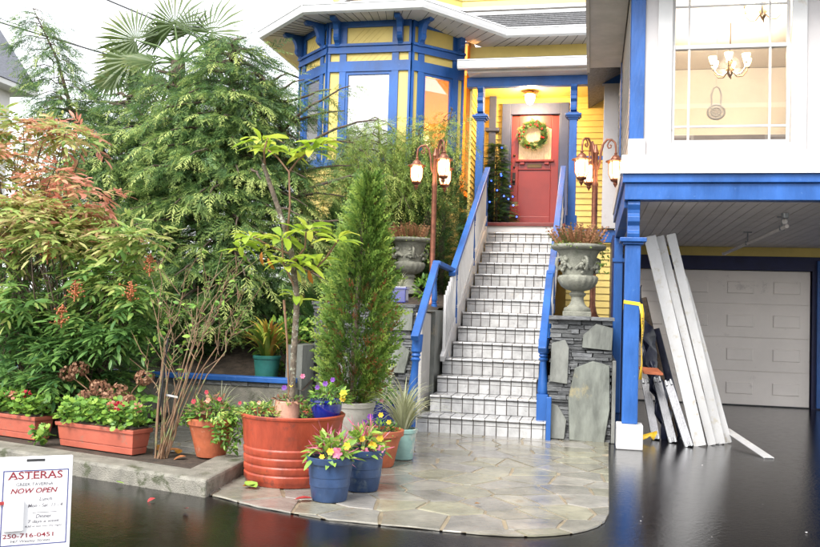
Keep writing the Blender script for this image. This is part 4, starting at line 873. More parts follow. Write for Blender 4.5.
pot('terracotta_bowl', 'low wide terracotta bowl of flowers behind the red barrel', 'pot', -1.72, 7.05, .015, [(.12,0),(.13,.01),(.17,.2),(.19,.25),(.205,.255),(.21,.30),(.20,.305),(.185,.30),(.17,.2),(.0001,.2)], 'terracotta')
pot('teal_pot', 'pale teal pot of silvery grass beside the terracotta bowl', 'pot', -1.60, 7.45, .015, tapered(.09,.125,.27,.012,.04), 'teal_pot')
pot('white_pot', 'white pot holding the column conifer behind the barrel', 'pot', -2.11, 7.62, .015, tapered(.15,.20,.46,.012,.05), 'white_pot')
pot('dark_blue_pot', 'dark blue pot of green and white plants beside the newel post', 'pot', -2.10, 8.75, .015, tapered(.10,.15,.34,.012,.04), 'cobalt')
pot('green_pot', 'green plastic pot of arching yellowing leaves behind the blue strip', 'pot', -3.62, 9.32, .46, tapered(.12,.16,.30,.012,.04), 'green_pot')
q = at(400, 294, 9.75); t = thing('square_planter', 'blue glazed square planter of grass on top of the slate wall', 'planter', (q.x, 9.75, 1.40))
MB().box(q.x-.085, q.x+.085, 9.66, 9.83, 1.41, 1.58).build('shell', 'cobalt', t, bevel=.01); MB().box(q.x-.095, q.x+.095, 9.65, 9.84, 1.56, 1.595).build('rim', 'cobalt', t, bevel=.006); SQ = (q.x, 9.75, 1.59)
def flower_box(label, p, q, h=.17, w=.17):
    p, q = Vector(p), Vector(q); d = (q-p); L = d.length; d.normalize(); n = Vector((-d.y, d.x, 0)); t = thing('flower_box', label, 'planter box', p, 'terracotta coloured flower boxes on the kerb'); b = MB(); z = Vector((0,0,1))
    def ring(z0, z1, e0, e1):
        A = [p+d*(-e0)-n*(e0)+z*z0, q+d*e0-n*e0+z*z0, q+d*e0+n*(w+e0)+z*z0, p-d*e0+n*(w+e0)+z*z0]; B_ = [p+d*(-e1)-n*(e1)+z*z1, q+d*e1-n*e1+z*z1, q+d*e1+n*(w+e1)+z*z1, p-d*e1+n*(w+e1)+z*z1]
        b.add(A+B_, [(0,1,5,4),(1,2,6,5),(2,3,7,6),(3,0,4,7),(3,2,1,0),(4,5,6,7)])
    ring(0, .05, -.02, -.014); ring(.05, .056, -.018, -.018); ring(.056, h-.035, -.012, 0); b.build('shell', 'box_plastic', t, bevel=.006)
    b = MB(); ring(h-.034, h, .014, .018); b.build('rim', 'box_plastic', t, bevel=.006)
    b = MB(); b.obox((p+q)/2+n*w/2+z*(h+.004), d*(L/2-.01), n*(w/2-.012), z*.008); b.build('soil', 'soil', t)
    return p, q, n*w, h
bA = flower_box('terracotta coloured flower box of geraniums nearest the trailing terracotta pot', (-4.36,6.50,.10), (-3.53,6.26,.10), .20, .19)
bB = flower_box('terracotta coloured flower box of geraniums farther along the kerb from the barrel', (-5.63,6.90,.10), (-4.66,6.62,.10), .20, .19)

# ------------------------------------------------------------------ sandwich board sign
sc_ = Vector((-2.70, 3.86, 0)); sa = radians(36); su = Vector((cos(sa), sin(sa), 0)); sn = Vector((sin(sa), -cos(sa), 0)); tilt = .13
sv = (Vector((0,0,1))*cos(tilt)-sn*sin(tilt)).normalized(); sf_ = su.cross(sv).normalized()
if sf_.dot(sn) < 0: sf_ = -sf_
sg = thing('sandwich_board', 'white folding sandwich board with restaurant lettering on the wet asphalt', 'sign', sc_)
SW, SH = .345, .53
base = sc_+sn*.07
MB().obox(base+sv*SH/2, su*SW/2, sv*SH/2, sf_*.010).build('front_panel', 'sign_white', sg, bevel=.006)
bv = (Vector((0,0,1))*cos(tilt)+sn*sin(tilt)).normalized(); bb0 = sc_-sn*.07
MB().obox(bb0+bv*(SH-.012)/2, su*SW/2, bv*(SH-.012)/2, su.cross(bv)*.010).build('back_panel', 'sign_white', sg, bevel=.006)
top = base+sv*SH
def sp(px, py): return top+su*((px-30.)*.00527)-sv*((py-460)*.0051)+sf_*.0108
def sbar(m, x0, x1, y0, y1, lift=0): c = (sp(x0,y0)+sp(x1,y1))/2+sf_*lift; m.obox(c, su*abs(x1-x0)*.00527/2, sv*abs(y1-y0)*.0051/2, sf_*.0006)
m = MB(); sbar(m, 22, 38, 462.5, 465); m.build('handle_slot', 'dark_end', sg)
m = MB()
for r in ((2.5,59.5,473,474),(2.5,59.5,542.5,543.5),(2.5,3.5,474,542.5),(58.5,59.5,474,542.5)): sbar(m, *r)
m.build('border', 'ink_blue', sg)
def text(s, x0, x1, yb, hpx, m, name='lettering', shear=0, bold=0.):
    cu = bpy.data.curves.new('tmp', 'FONT'); cu.body = s; cu.size = 1; cu.shear = shear; cu.offset = bold or .012; cu.resolution_u = 3; o = bpy.data.objects.new('tmp', cu); COL.objects.link(o)
    bpy.context.view_layer.update(); me = bpy.data.meshes.new_from_object(o.evaluated_get(bpy.context.evaluated_depsgraph_get())); bpy.data.objects.remove(o); bpy.data.curves.remove(cu)
    V = np.array([v.co[:] for v in me.vertices]); mn, mx_ = V.min(0), V.max(0); F = [tuple(p.vertices) for p in me.polygons]; W_ = (x1-x0)*.00527; H_ = hpx*.0051; b = MB(); o0 = sp(x0, yb)+sf_*.0012
    b.add([o0+su*float((v[0]-mn[0])/(mx_[0]-mn[0])*W_)+sv*float((v[1]-mn[1])/(mx_[1]-mn[1])*H_) for v in V], F); b.build(name, m, sg); bpy.data.meshes.remove(me)
text('ASTERAS', 7, 54, 481.5, 7.2, 'ink_red', bold=.012); text('GREEK TAVERNA', 14, 46, 488, 3.2, 'ink_grey'); text('NOW OPEN', 9.5, 50, 495, 5, 'ink_red', shear=.25, bold=.02)
# serifs on the heading
m = MB()
for x in (7.2,12.6,22.4,27.2,33.0,38.6,41.2,46.6): sbar(m, x-.8, x+1.0, 480.9, 481.6, .0007)
m.build('serifs', 'ink_red', sg)
text('Lunch', 34.5, 45.5, 502.4, 3.4, 'ink_grey', shear=.2); text('Mon - Sat  11 - 4', 25, 55, 508.4, 3.4, 'ink_grey', shear=.2); text('Dinner', 32, 46, 518.6, 3.6, 'ink_grey', shear=.2); text('7 days a week', 25.5, 53, 524, 3.8, 'ink_grey', shear=.2); text('4:30 til late into the night', 23, 55, 527.6, 2.4, 'ink_grey', shear=.2)
text('250-716-0451', 4.5, 48, 536.4, 4.2, 'ink_red'); text('347 Wesley Street', 10.5, 45.5, 541.3, 3.2, 'ink_grey', shear=.2)
m = MB(); sbar(m, 29, 50, 513.2, 513.7); m.build('rule', 'ink_grey', sg)
m = MB(); c = (sp(4.5,501)+sp(22,530))/2+sf_*.012; m.obox(c, su*.045, sv*.073, sf_*.012); m.build('leaflet_holder', 'clear_plastic', sg, bevel=.004)
m = MB(); m.obox(c+sv*.01+sf_*.0125, su*.036, sv*.05, sf_*.001); m.build('leaflets', 'sign_white', sg)
t = thing('fallen_leaf', 'dark red leaf stuck to the edge of the sandwich board', 'leaf', sp(1,503)); MB().obox(sp(1,503)+sf_*.01, su*.02, (sv+su*.3)*.008, sf_*.001).build('blade', 'red_leaf_loose', t)

# ------------------------------------------------------------------ neighbour and wires
nb_ = thing('neighbour_house', 'pale neighbouring house with steep slate roof beyond the garden', 'house', (-21, 18, 0))
q = at(37, 92, 22.0); ex, ez = q.x, q.z
MB().box(ex-9, ex-.5, 14.6, 21.5, -.03, ez-.1).build('wall', 'neighbour_wall', nb_); MB().box(ex-9.5, ex+.02, 14.0, 22.0, ez-.14, ez).build('eave', 'white_paint', nb_)
MB().add([(ex-9.6,13.9,ez+.01),(ex+.05,13.9,ez+.01),(ex+.05,22.05,ez+.01),(ex-9.6,22.05,ez+.01),(ex-4.8,14.5,ez+6.5),(ex-4.8,22.05,ez+6.5)], [(0,1,4),(1,2,5,4),(2,3,5),(3,0,4,5)]).build('roof', 'slate_roof', nb_)
w = MB().box(ex-.498, ex-.44, 16.5, 17.8, 4.0, 5.8).build('window', 'white_paint', nb_); MB().box(ex-.438, ex-.42, 16.6, 17.7, 4.1, 5.7).build('pane', 'room_dark', w)
ha = thing('house_across_street', 'grey gabled house across the street mirrored in the tall window', 'house', (5, -17, 0))
MB().box(-3, 13, -26, -16.5, -.03, 9.6).build('wall', 'room_dark', ha); MB().prism([(-3.6,9.6),(13.6,9.6),(5.2,13.6)], (0,-16.2,0), (1,0,0), (0,0,1), (0,-10,0)).build('roof', 'slate_roof', ha)
for x in (-1, 3, 7, 11):
    for z in (3.2, 6.8): w = MB().box(x-.7, x+.7, -16.5, -16.44, z, z+1.7).build('window', 'white_paint', ha); MB().box(x-.58, x+.58, -16.438, -16.42, z+.12, z+1.58).build('pane', 'room_dark', w)
MB().box(-3.7, 13.7, -16.19, -16.1, 9.45, 9.62).prism([(-3.7,9.62),(-3.4,9.62),(5.2,13.45),(5.2,13.75)], (0,-16.1,0), (1,0,0), (0,0,1), (0,-.1,0)).prism([(13.7,9.62),(13.4,9.62),(5.2,13.45),(5.2,13.75)], (0,-16.1,0), (1,0,0), (0,0,1), (0,-.1,0)).build('bargeboard', 'white_paint', ha)
def wire(p, q, r, sag, label):
    t = thing('power_line', label, 'cable', (p+q)/2, 'overhead wires'); MB().tube([p.lerp(q, i/16)-Vector((0,0,sag*4*(i/16)*(1-i/16))) for i in range(17)], r, 5).build('cable', 'wire_black', t)
wire(at(-260,-62,26), at(330,118,17.6), .022, .15, 'overhead black cable, the lowest of three, running behind the conifer')
wire(at(-220,-60,26), at(330,128,17.4), .011, .1, 'thin overhead wire strung beside the lowest black cable')
wire(at(-60,-75,22), at(330,90,15.2), .02, .1, 'overhead black cable passing highest over the palm')

# ------------------------------------------------------------------ vegetation
V3 = lambda *a: np.array(a, float)
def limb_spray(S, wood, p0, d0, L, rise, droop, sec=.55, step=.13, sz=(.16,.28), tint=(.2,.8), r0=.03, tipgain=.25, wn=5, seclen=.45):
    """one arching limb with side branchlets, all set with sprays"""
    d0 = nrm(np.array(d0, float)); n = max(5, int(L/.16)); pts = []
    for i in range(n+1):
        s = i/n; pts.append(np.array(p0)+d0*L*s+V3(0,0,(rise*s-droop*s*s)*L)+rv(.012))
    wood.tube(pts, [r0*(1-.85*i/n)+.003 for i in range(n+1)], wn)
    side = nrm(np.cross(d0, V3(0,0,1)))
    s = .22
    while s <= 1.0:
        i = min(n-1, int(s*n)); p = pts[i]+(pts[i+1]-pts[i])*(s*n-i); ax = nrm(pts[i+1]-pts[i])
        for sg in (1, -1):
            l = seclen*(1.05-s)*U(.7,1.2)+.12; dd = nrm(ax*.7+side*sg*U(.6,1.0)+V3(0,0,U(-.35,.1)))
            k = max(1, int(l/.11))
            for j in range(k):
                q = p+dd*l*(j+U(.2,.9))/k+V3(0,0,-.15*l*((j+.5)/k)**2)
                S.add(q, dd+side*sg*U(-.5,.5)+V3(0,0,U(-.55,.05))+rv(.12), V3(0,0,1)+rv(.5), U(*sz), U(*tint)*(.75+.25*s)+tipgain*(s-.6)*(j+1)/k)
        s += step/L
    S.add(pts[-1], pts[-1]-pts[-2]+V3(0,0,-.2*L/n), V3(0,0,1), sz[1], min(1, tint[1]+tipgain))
def crown_limbs(S, wood, base, top, prof, n, az0=0, azr=2*pi, **kw):
    base, top = np.array(base, float), np.array(top, float)
    for i in range(n):
        h = (i+U(.2,.8))/n; p = base+(top-base)*h; a = az0+azr*((i*.381966) % 1.)+U(-.2,.2); L = np.interp(h, [q[0] for q in prof], [q[1] for q in prof])*U(.75,1.1)
        limb_spray(S, wood, p, (cos(a), sin(a), U(-.05,.2)), L, **kw)
# big drooping conifer
def tup(v): return (v.x, v.y, v.z)
cb = at(228, 330, 10.6); cb.z = .55
tree = thing('conifer_tree', 'big drooping hemlock like conifer with light green tips filling the garden', 'tree', cb)
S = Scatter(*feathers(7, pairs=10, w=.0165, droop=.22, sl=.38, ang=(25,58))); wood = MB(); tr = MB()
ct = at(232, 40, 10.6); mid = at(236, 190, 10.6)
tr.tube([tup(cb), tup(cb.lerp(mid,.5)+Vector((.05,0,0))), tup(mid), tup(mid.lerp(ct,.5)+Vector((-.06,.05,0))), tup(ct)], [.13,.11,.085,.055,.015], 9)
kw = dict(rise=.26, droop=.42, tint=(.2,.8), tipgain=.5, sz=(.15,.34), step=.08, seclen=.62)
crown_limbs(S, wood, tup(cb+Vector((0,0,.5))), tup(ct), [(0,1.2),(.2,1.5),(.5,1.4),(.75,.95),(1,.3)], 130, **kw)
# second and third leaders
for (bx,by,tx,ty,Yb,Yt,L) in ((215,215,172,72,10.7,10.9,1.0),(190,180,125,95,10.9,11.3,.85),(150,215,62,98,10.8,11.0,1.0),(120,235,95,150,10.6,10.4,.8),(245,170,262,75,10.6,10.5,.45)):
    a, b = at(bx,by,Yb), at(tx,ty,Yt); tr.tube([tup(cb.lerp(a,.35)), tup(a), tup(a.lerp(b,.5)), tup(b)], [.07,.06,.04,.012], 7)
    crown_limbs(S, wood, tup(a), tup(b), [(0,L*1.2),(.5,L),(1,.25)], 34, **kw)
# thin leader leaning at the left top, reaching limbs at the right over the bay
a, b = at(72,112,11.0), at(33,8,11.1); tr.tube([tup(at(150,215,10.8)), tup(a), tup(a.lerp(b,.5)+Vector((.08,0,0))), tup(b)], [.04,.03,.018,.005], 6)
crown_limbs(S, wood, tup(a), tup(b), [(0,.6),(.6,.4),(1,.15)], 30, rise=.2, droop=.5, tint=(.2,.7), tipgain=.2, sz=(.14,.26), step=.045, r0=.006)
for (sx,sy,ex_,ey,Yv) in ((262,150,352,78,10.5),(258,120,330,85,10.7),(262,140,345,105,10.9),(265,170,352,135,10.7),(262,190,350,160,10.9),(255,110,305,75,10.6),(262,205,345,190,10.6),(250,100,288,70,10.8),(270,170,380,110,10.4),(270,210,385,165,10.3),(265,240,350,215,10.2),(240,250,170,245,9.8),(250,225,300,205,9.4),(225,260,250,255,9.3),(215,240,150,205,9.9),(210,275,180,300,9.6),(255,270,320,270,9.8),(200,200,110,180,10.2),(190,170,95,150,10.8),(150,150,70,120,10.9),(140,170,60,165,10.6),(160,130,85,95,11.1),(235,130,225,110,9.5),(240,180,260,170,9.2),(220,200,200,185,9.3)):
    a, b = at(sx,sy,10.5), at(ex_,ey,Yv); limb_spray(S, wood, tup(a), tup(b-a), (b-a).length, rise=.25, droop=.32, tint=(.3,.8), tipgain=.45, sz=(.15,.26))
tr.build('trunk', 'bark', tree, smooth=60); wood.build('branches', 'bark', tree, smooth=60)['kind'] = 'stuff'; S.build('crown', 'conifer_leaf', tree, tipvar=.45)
# fan palm behind it
pc = at(178, 62, 12.0); pb = Vector((pc.x, 12.0, 1.1)); palm = thing('fan_palm', 'fan palm with stiff round fans rising behind the conifer', 'palm tree', pb)
MB().tube([tup(pb), tup(pb.lerp(pc,.5)+Vector((.05,0,0))), tup(pc)], [.13,.12,.11], 10).build('trunk', 'bark', palm, smooth=60)
def fan_mesh(seed):
    r_ = random.Random(seed); V = []; F = []; n = 30
    for i in range(n):
        a = radians(-128+256*i/(n-1)); l = (1-.25*abs(a)/2.3)*r_.uniform(.9,1.05); w = .030; d = np.array((cos(a), sin(a), 0)); q = np.array((-sin(a), cos(a), 0)); k = len(V)
        z1 = -.03*(i % 2); dr = -.12*l*l-.06*r_.random()
        V += [d*.04+q*.004, d*.04-q*.004, d*l*.6+q*w+V3(0,0,z1-.03), d*l*.6-q*w+V3(0,0,-z1-.03), d*l+V3(0,0,dr)+q*.003, d*l+V3(0,0,dr)-q*.003]; F += [(k,k+2,k+3,k+1), (k+2,k+4,k+5,k+3)]
    return npmesh('frond', np.array(V), np.array(F), .45+.35*np.array([v[0] for v in V]))
FM = [fan_mesh(i) for i in range(3)]
for m_ in FM: m_.materials.append(MATS['palm_leaf'])
def frond(px, py, Yv, s, tw=0, k=0):
    tip = at(px, py, Yv); d = tip-pc; q = pc+d*.52; L = d.length
    petiole = MB().tube([tup(pc), tup(pc.lerp(q,.5)+Vector((0,0,.08))), tup(q)], [.02,.014,.012], 6).build('petiole', 'stem_green', palm)
    x = d.normalized(); up = Vector((0,-.75,.65)); y = up.cross(x).normalized(); z = x.cross(y)
    M = Matrix((x, y, z)).transposed().to_4x4() @ Matrix.Rotation(tw, 4, 'X'); o = bpy.data.objects.new('frond', FM[k % 3]); COL.objects.link(o); o.parent = palm
    o.matrix_local = Matrix.Translation(q-ORG[palm]) @ M @ Matrix.Diagonal((s, s, s, 1))
for i, (px, py, Yv, s) in enumerate(((98,20,11.8,.72),(88,58,11.6,.68),(62,88,11.7,.6),(172,-10,12.0,.68),(240,4,11.8,.74),(243,40,11.9,.6),(150,10,12.4,.55),(205,5,12.4,.6),(130,62,11.4,.6),(200,45,11.3,.6),(228,75,11.5,.6),(120,110,11.6,.55),(160,100,11.3,.55),(252,60,12.4,.55),(110,80,12.4,.55))): frond(px, py, Yv, s, U(-.4,.4), i)
pc2 = at(135,150,11.6)
frond(128, 190, 11.4, .55, .2, 1)
# tall dark hedge, weeping golden cypress
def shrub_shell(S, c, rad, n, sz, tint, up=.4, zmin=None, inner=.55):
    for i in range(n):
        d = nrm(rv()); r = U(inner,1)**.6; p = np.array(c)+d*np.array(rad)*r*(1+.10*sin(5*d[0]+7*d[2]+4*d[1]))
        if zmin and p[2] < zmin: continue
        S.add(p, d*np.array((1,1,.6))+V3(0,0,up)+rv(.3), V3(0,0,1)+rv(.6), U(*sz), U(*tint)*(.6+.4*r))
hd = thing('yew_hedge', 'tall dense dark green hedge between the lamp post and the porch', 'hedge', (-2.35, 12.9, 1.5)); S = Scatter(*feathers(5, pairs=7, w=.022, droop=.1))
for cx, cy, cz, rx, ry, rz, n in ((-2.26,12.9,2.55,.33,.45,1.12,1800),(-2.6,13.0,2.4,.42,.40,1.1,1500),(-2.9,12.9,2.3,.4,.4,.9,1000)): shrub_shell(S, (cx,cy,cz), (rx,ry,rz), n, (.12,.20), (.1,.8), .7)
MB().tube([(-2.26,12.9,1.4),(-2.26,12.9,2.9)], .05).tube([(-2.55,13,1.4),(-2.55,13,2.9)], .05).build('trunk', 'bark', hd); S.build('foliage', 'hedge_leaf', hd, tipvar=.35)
gc = at(395, 225, 11.9); gt = at(415, 120, 11.9); gd_ = thing('golden_cypress', 'feathery yellow green weeping cypress below the bay window', 'shrub', (gc.x, 11.9, 1.5)); S = Scatter(*feathers(5, pairs=9, w=.014, droop=.7, sl=.32, ang=(20,50))); wood = MB(); tr = MB()
for (bx, tx, ty, Yt, n, L) in ((385,378,118,12.8,44,.66),(400,420,128,12.9,40,.46),(375,350,140,12.4,34,.55),(425,452,108,13.0,24,.28)):
    a, b = at(bx,230,12.7), at(tx,ty,Yt); tr.tube([tup(a), tup(a.lerp(b,.5)), tup(b)], [.05,.035,.008], 6); crown_limbs(S, wood, tup(a.lerp(b,.25)), tup(b), [(0,L*1.1),(.5,L),(1,L*.4)], n, rise=.45, droop=.95, r0=.008, tint=(.3,.85), tipgain=.35, sz=(.16,.30))
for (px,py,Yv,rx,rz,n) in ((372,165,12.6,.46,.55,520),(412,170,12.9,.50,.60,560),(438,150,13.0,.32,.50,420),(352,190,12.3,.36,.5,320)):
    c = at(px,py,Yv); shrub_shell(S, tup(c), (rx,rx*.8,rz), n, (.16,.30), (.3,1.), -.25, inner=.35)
tr.build('trunk', 'bark', gd_); wood.build('branches', 'bark', gd_)['kind'] = 'stuff'; S.build('crown', 'golden_leaf', gd_, tipvar=.35)
# column conifer in the white pot
TX, TY = -2.13, 7.62; th = thing('column_conifer', 'bright green column conifer growing in the white pot', 'shrub', (TX, TY, .45)); S = Scatter(*feathers(6, pairs=5, w=.05, droop=.0, sl=.40, ang=(22,48))); wood = MB().tube([(TX,TY,.40),(TX+.03,TY,1.5),(TX+.06,TY,2.5)], [.035,.02,.006])
prof = [(0,.15),(.12,.26),(.3,.275),(.5,.23),(.7,.155),(.85,.085),(1,.012)]
for i in range(2900):
    h = random.random()**1.2; a = U(0,2*pi); cl = sin(4*a+11*h)*sin(13*h+2*a)+.6*sin(9*a-23*h); R = np.interp(h, [q[0] for q in prof], [q[1] for q in prof])*(1+.17*cl+.12*sin(3*a+5*h)); r = R*U(.5,1.08); z = .48+h*2.03
    br = h < .5 and random.random() < .22*(1-h) and r < R*.97
    S.add((TX+.10*h+r*cos(a), TY+r*sin(a), z+U(-.04,.04)), (cos(a)*.75+U(-.3,.3), sin(a)*.75+U(-.3,.3), U(.35,1.2)), (-sin(a)+U(-.9,.9), cos(a)+U(-.9,.9), U(-.3,.5)), U(.09,.19), U(0,.06) if br else min(1, max(.22, .52+.2*cl+U(-.22,.28))))
wood.build('trunk', 'bark', th); S.build('foliage', 'thuja_leaf', th, tipvar=.25)
# heavenly bamboo shrub with berries, and its redder neighbour
def compound(S, p, d, L, n, tint, lsz):
    d = nrm(np.array(d, float)); side = nrm(np.cross(d, V3(0,0,1)+rv(.15)))
    for j in range(n):
        s = .25+.75*j/(n-1); q = np.array(p)+d*L*s+V3(0,0,-.35*L*s*s); t = tint+U(-.1,.1)
        if j == n-1: S.add(q, d+V3(0,0,-.3), V3(0,0,1)+rv(.3), lsz*1.1, t)
        else:
            for sg in (1,-1): S.add(q, d*.55+side*sg*U(.7,1)+V3(0,0,U(-.35,.1)), V3(0,0,1)+rv(.35), lsz*U(.8,1.1), t)
def nandina(label, canes, tintf, Yr, base, n_leaf, berries=()):
    t = thing('nandina_shrub', label, 'shrub', base, 'airy shrubs behind the flower boxes'); S = Scatter(*leaf_t(.14, .03, .18)); st_ = MB()
    for (px, py, Yv, rr) in canes:
        c = at(px, py, Yv); b = Vector(base)+Vector((U(-.35,.35), U(-.1,.3), 0)); m_ = b.lerp(c,.6)+Vector((U(-.08,.08),U(-.05,.05),.15)); st_.tube([tup(b), tup(b.lerp(m_,.6)), tup(m_), tup(c)], [.012,.010,.008,.004], 5)
        for k in range(n_leaf):
            d = nrm(rv()*V3(1,1,.65)+V3(0,-.45,.05)); p = np.array(tup(c))+d*rr*U(.05,.9)*V3(1,1,.8); compound(S, p, d*V3(1,1,.5)+V3(0,0,U(-.1,.3)), U(.12,.2), random.choice((3,4,4)), tintf(px,py)+U(-.2,.2), U(.085,.135))
    st_.build('stems', 'bark', t, smooth=60); S.build('foliage', 'nandina_leaf', t, tipvar=.08)
    for (px, py, Yv) in berries:
        c = at(px,py,Yv); bb = MB().tube([(c.x,c.y,c.z-.13),(c.x,c.y,c.z+.08)], .006, 5)
        for i in range(46):
            h = U(0,1); q = (c.x+random.gauss(0,.04*(1-.6*h)), c.y+random.gauss(0,.03), c.z+.16*h-.09); bb.sphere(q, U(.0075,.0105), 6, 4); bb.tube([(c.x,c.y,q[2]-.02), q], .0015, 3)
        bb.build('berry_cluster', 'dry_berry', t, smooth=60)
mat('dry_berry', (.42,.13,.05), .35, .25, 40)
can = []
for i in range(86):
    px = U(-25,165); lo = 205+60*abs((px-70)/95)**2 if px > 40 else 200; py = U(lo, 385 if px < 125 else 345); can.append((px, py, U(6.95,7.7), U(.2,.3)))
nandina('airy green shrub with orange berry clusters behind the flower boxes', can, lambda x, y: .62-.0036*(y-230) if y < 330 else .2, 7.3, (-4.95,7.45,.09), 21, [(75,287,6.85),(131,290,6.85),(62,313,6.82),(150,262,7.0),(48,250,6.95)])
can = [(U(-30,95), U(120,250), U(7.5,8.3), U(.2,.3)) for i in range(44)]+[(U(60,125),U(205,250),7.6,.2) for i in range(6)]
nandina('taller shrub with red and orange leaves at the garden corner', can, lambda x, y: .80+.2*sin(x*.13+y*.11), 7.9, (-6.2,8.2,.09), 20)
# ---- small tree with whorls of yellow green leaves in the barrel
Yt = 6.15; b0 = at(291, 408, Yt); stt = thing('small_tree', 'small lichened tree with whorls of yellow green leaves growing in the red barrel', 'tree', b0)
tk = [at(291,412,Yt), at(294,350,Yt), at(297,300,Yt), at(292,255,Yt), at(284,225,Yt-.02), at(272,190,Yt-.03), at(263,164,Yt-.03)]
MB().tube([tup(p) for p in tk], [.025,.024,.023,.022,.020,.018,.016], 9).build('trunk', 'bark_lichen', stt, smooth=60)
br = MB()
for pth in (((287,238),(290,205),(289,172),(278,158),(268,150)),((289,172),(298,160),(312,150)),((297,268),(312,272),(326,258),(338,240)),((292,255),(270,246),(252,236)),((296,290),(283,262),(282,238)),((265,168),(264,150),(268,138)),((294,262),(305,248),(306,232)),((284,300),(287,340),(289,400))):
    yv = Yt+U(-.15,.05); br.tube([tup(at(x,y,yv if k else Yt)) for k,(x,y) in enumerate(pth)], [.010]+[.007]*(len(pth)-1), 6)
br.build('branch', 'stem_brown', stt, smooth=60)
lv, lf = leaf_t(.15, .05, .30, (0,.1,.3,.6,.85,1), (.12,.4,.8,1,.75,.06))
def leaf_me(name, tint, m, arch):
    v, f = leaf_t(.185, .06, arch, (0,.1,.3,.6,.85,1), (.12,.4,.8,1,.75,.06)); me = npmesh(name, np.array(v), np.array(f), np.full(len(v), tint), True); me.materials.append(MATS[m]); return me
LM = [leaf_me('leaf', t_, 'yellow_leaf', a_) for t_, a_ in ((.2,.45),(.4,.6),(.6,.8),(.8,.5),(.95,.7),(.5,.35))]; LO = leaf_me('leaf', .5, 'orange_leaf', .7)
def set_leaf(me, p, d, n, s, parent):
    x = Vector(d).normalized(); y = Vector(n).cross(x).normalized(); z = x.cross(y); o = bpy.data.objects.new('leaf', me); COL.objects.link(o); o.parent = parent
    o.matrix_local = Matrix.Translation(Vector(p)-ORG[parent]) @ Matrix((x,y,z)).transposed().to_4x4() @ Matrix.Diagonal((s,s,s,1))
for (x, y, n, s, yo) in ((268,150,10,.20,0),(312,150,11,.20,-.03),(290,152,9,.19,-.05),(338,240,10,.19,-.05),(250,238,12,.19,-.02),(282,238,11,.21,-.06),(306,232,10,.21,-.04),(300,264,11,.20,-.08),(285,264,9,.19,-.05),(262,248,8,.18,0),(318,264,8,.17,-.03),(296,298,5,.18,-.04),(240,248,7,.16,0),(261,142,11,.22,-.02),(322,143,8,.2,-.04)):
    c = at(x, y, Yt+yo); a0 = U(0,6)
    for i in range(n):
        a = a0+2*pi*i/n+U(-.3,.3); set_leaf(random.choice(LM), c+Vector((.02*cos(a),.02*sin(a),U(-.03,.03))), (cos(a), sin(a), U(.0,1.1)), (U(-.35,.35),U(-.35,.35),1), s*U(.55,1.0), stt)
for x, y in ((268,258),(309,270),(262,252)): c = at(x, y, Yt-.05); set_leaf(LO, c, (U(-.4,.4),U(-.3,.1),-1), (U(-.6,.6),-1,.2), U(.08,.12), stt)

# ---- bare rose bush with stake
rb = gz(160, 458, .09); rs = thing('rose_bush', 'nearly bare rose bush with long red brown canes behind the kerb', 'shrub', rb); cn = MB(); S = Scatter(*leaf_t(.28, .03, .15))
tips = [(158,262),(172,300),(186,268),(198,286),(210,275),(222,252),(232,268),(244,290),(252,300),(218,300),(206,320),(190,335),(176,330),(150,320),(142,352),(130,372),(235,330),(228,300),(180,370),(196,262),(240,262),(165,340)]; tips = tips[::2]+tips[1:8:2]
for k,(x,y) in enumerate(tips):
    Yv = U(6.15,7.1); e = at(x,y,Yv); b = Vector(tup(rb))+Vector((U(-.06,.06),U(-.05,.06),0)); m1 = b.lerp(e,.45)+Vector((U(-.06,.06),U(-.05,.05),U(0,.12))); m2 = b.lerp(e,.75)+Vector((U(-.05,.05),U(-.05,.05),U(0,.10)))
    P_ = [tup(b)]+[tup(b.lerp(m1,f_)+Vector((U(-.025,.025),U(-.025,.025),0))) for f_ in (.35,.7)]+[tup(m1)]+[tup(m1.lerp(e,f_)+Vector((U(-.05,.05),U(-.05,.05),U(-.02,.03)))) for f_ in (.3,.55,.8)]+[tup(e)]; cn.tube(P_, [.0075,.007,.006,.0055,.005,.004,.003,.0018], 6)
    for j in range(7):
        f_ = U(.2,.98); q = m1.lerp(e,f_); d = (e-m1).normalized()*.5+Vector((U(-1,1),U(-.7,.7),U(.1,.9))); l = U(.10,.30); cn.tube([tup(q), tup(q+d*l*.5), tup(q+d*l)], [.0035,.0028,.0015], 5)
        if random.random() < .75:
            for _ in range(random.choice((1,2,4))): S.add(tup(q+d*l*U(.5,1)), rv()*V3(1,1,.4), V3(0,0,1)+rv(.4), U(.04,.065), U(.3,.95))
cn.build('canes', 'rose_cane', rs, smooth=60); S.build('leaves', 'green_leaf', rs)
p, q = gz(154,455,.09), at(168,338,6.35); t = thing('garden_stake', 'thin black metal stake standing in the rose bush', 'stake', p); MB().tube([tup(p), tup(q)], .008, 7).build('rod', 'iron', t)
q = at(172,396,6.3); MB().obox(q, (.045,.01,-.008), (0,.001,0), (0,0,.008)).build('tag', 'plank_white', t)

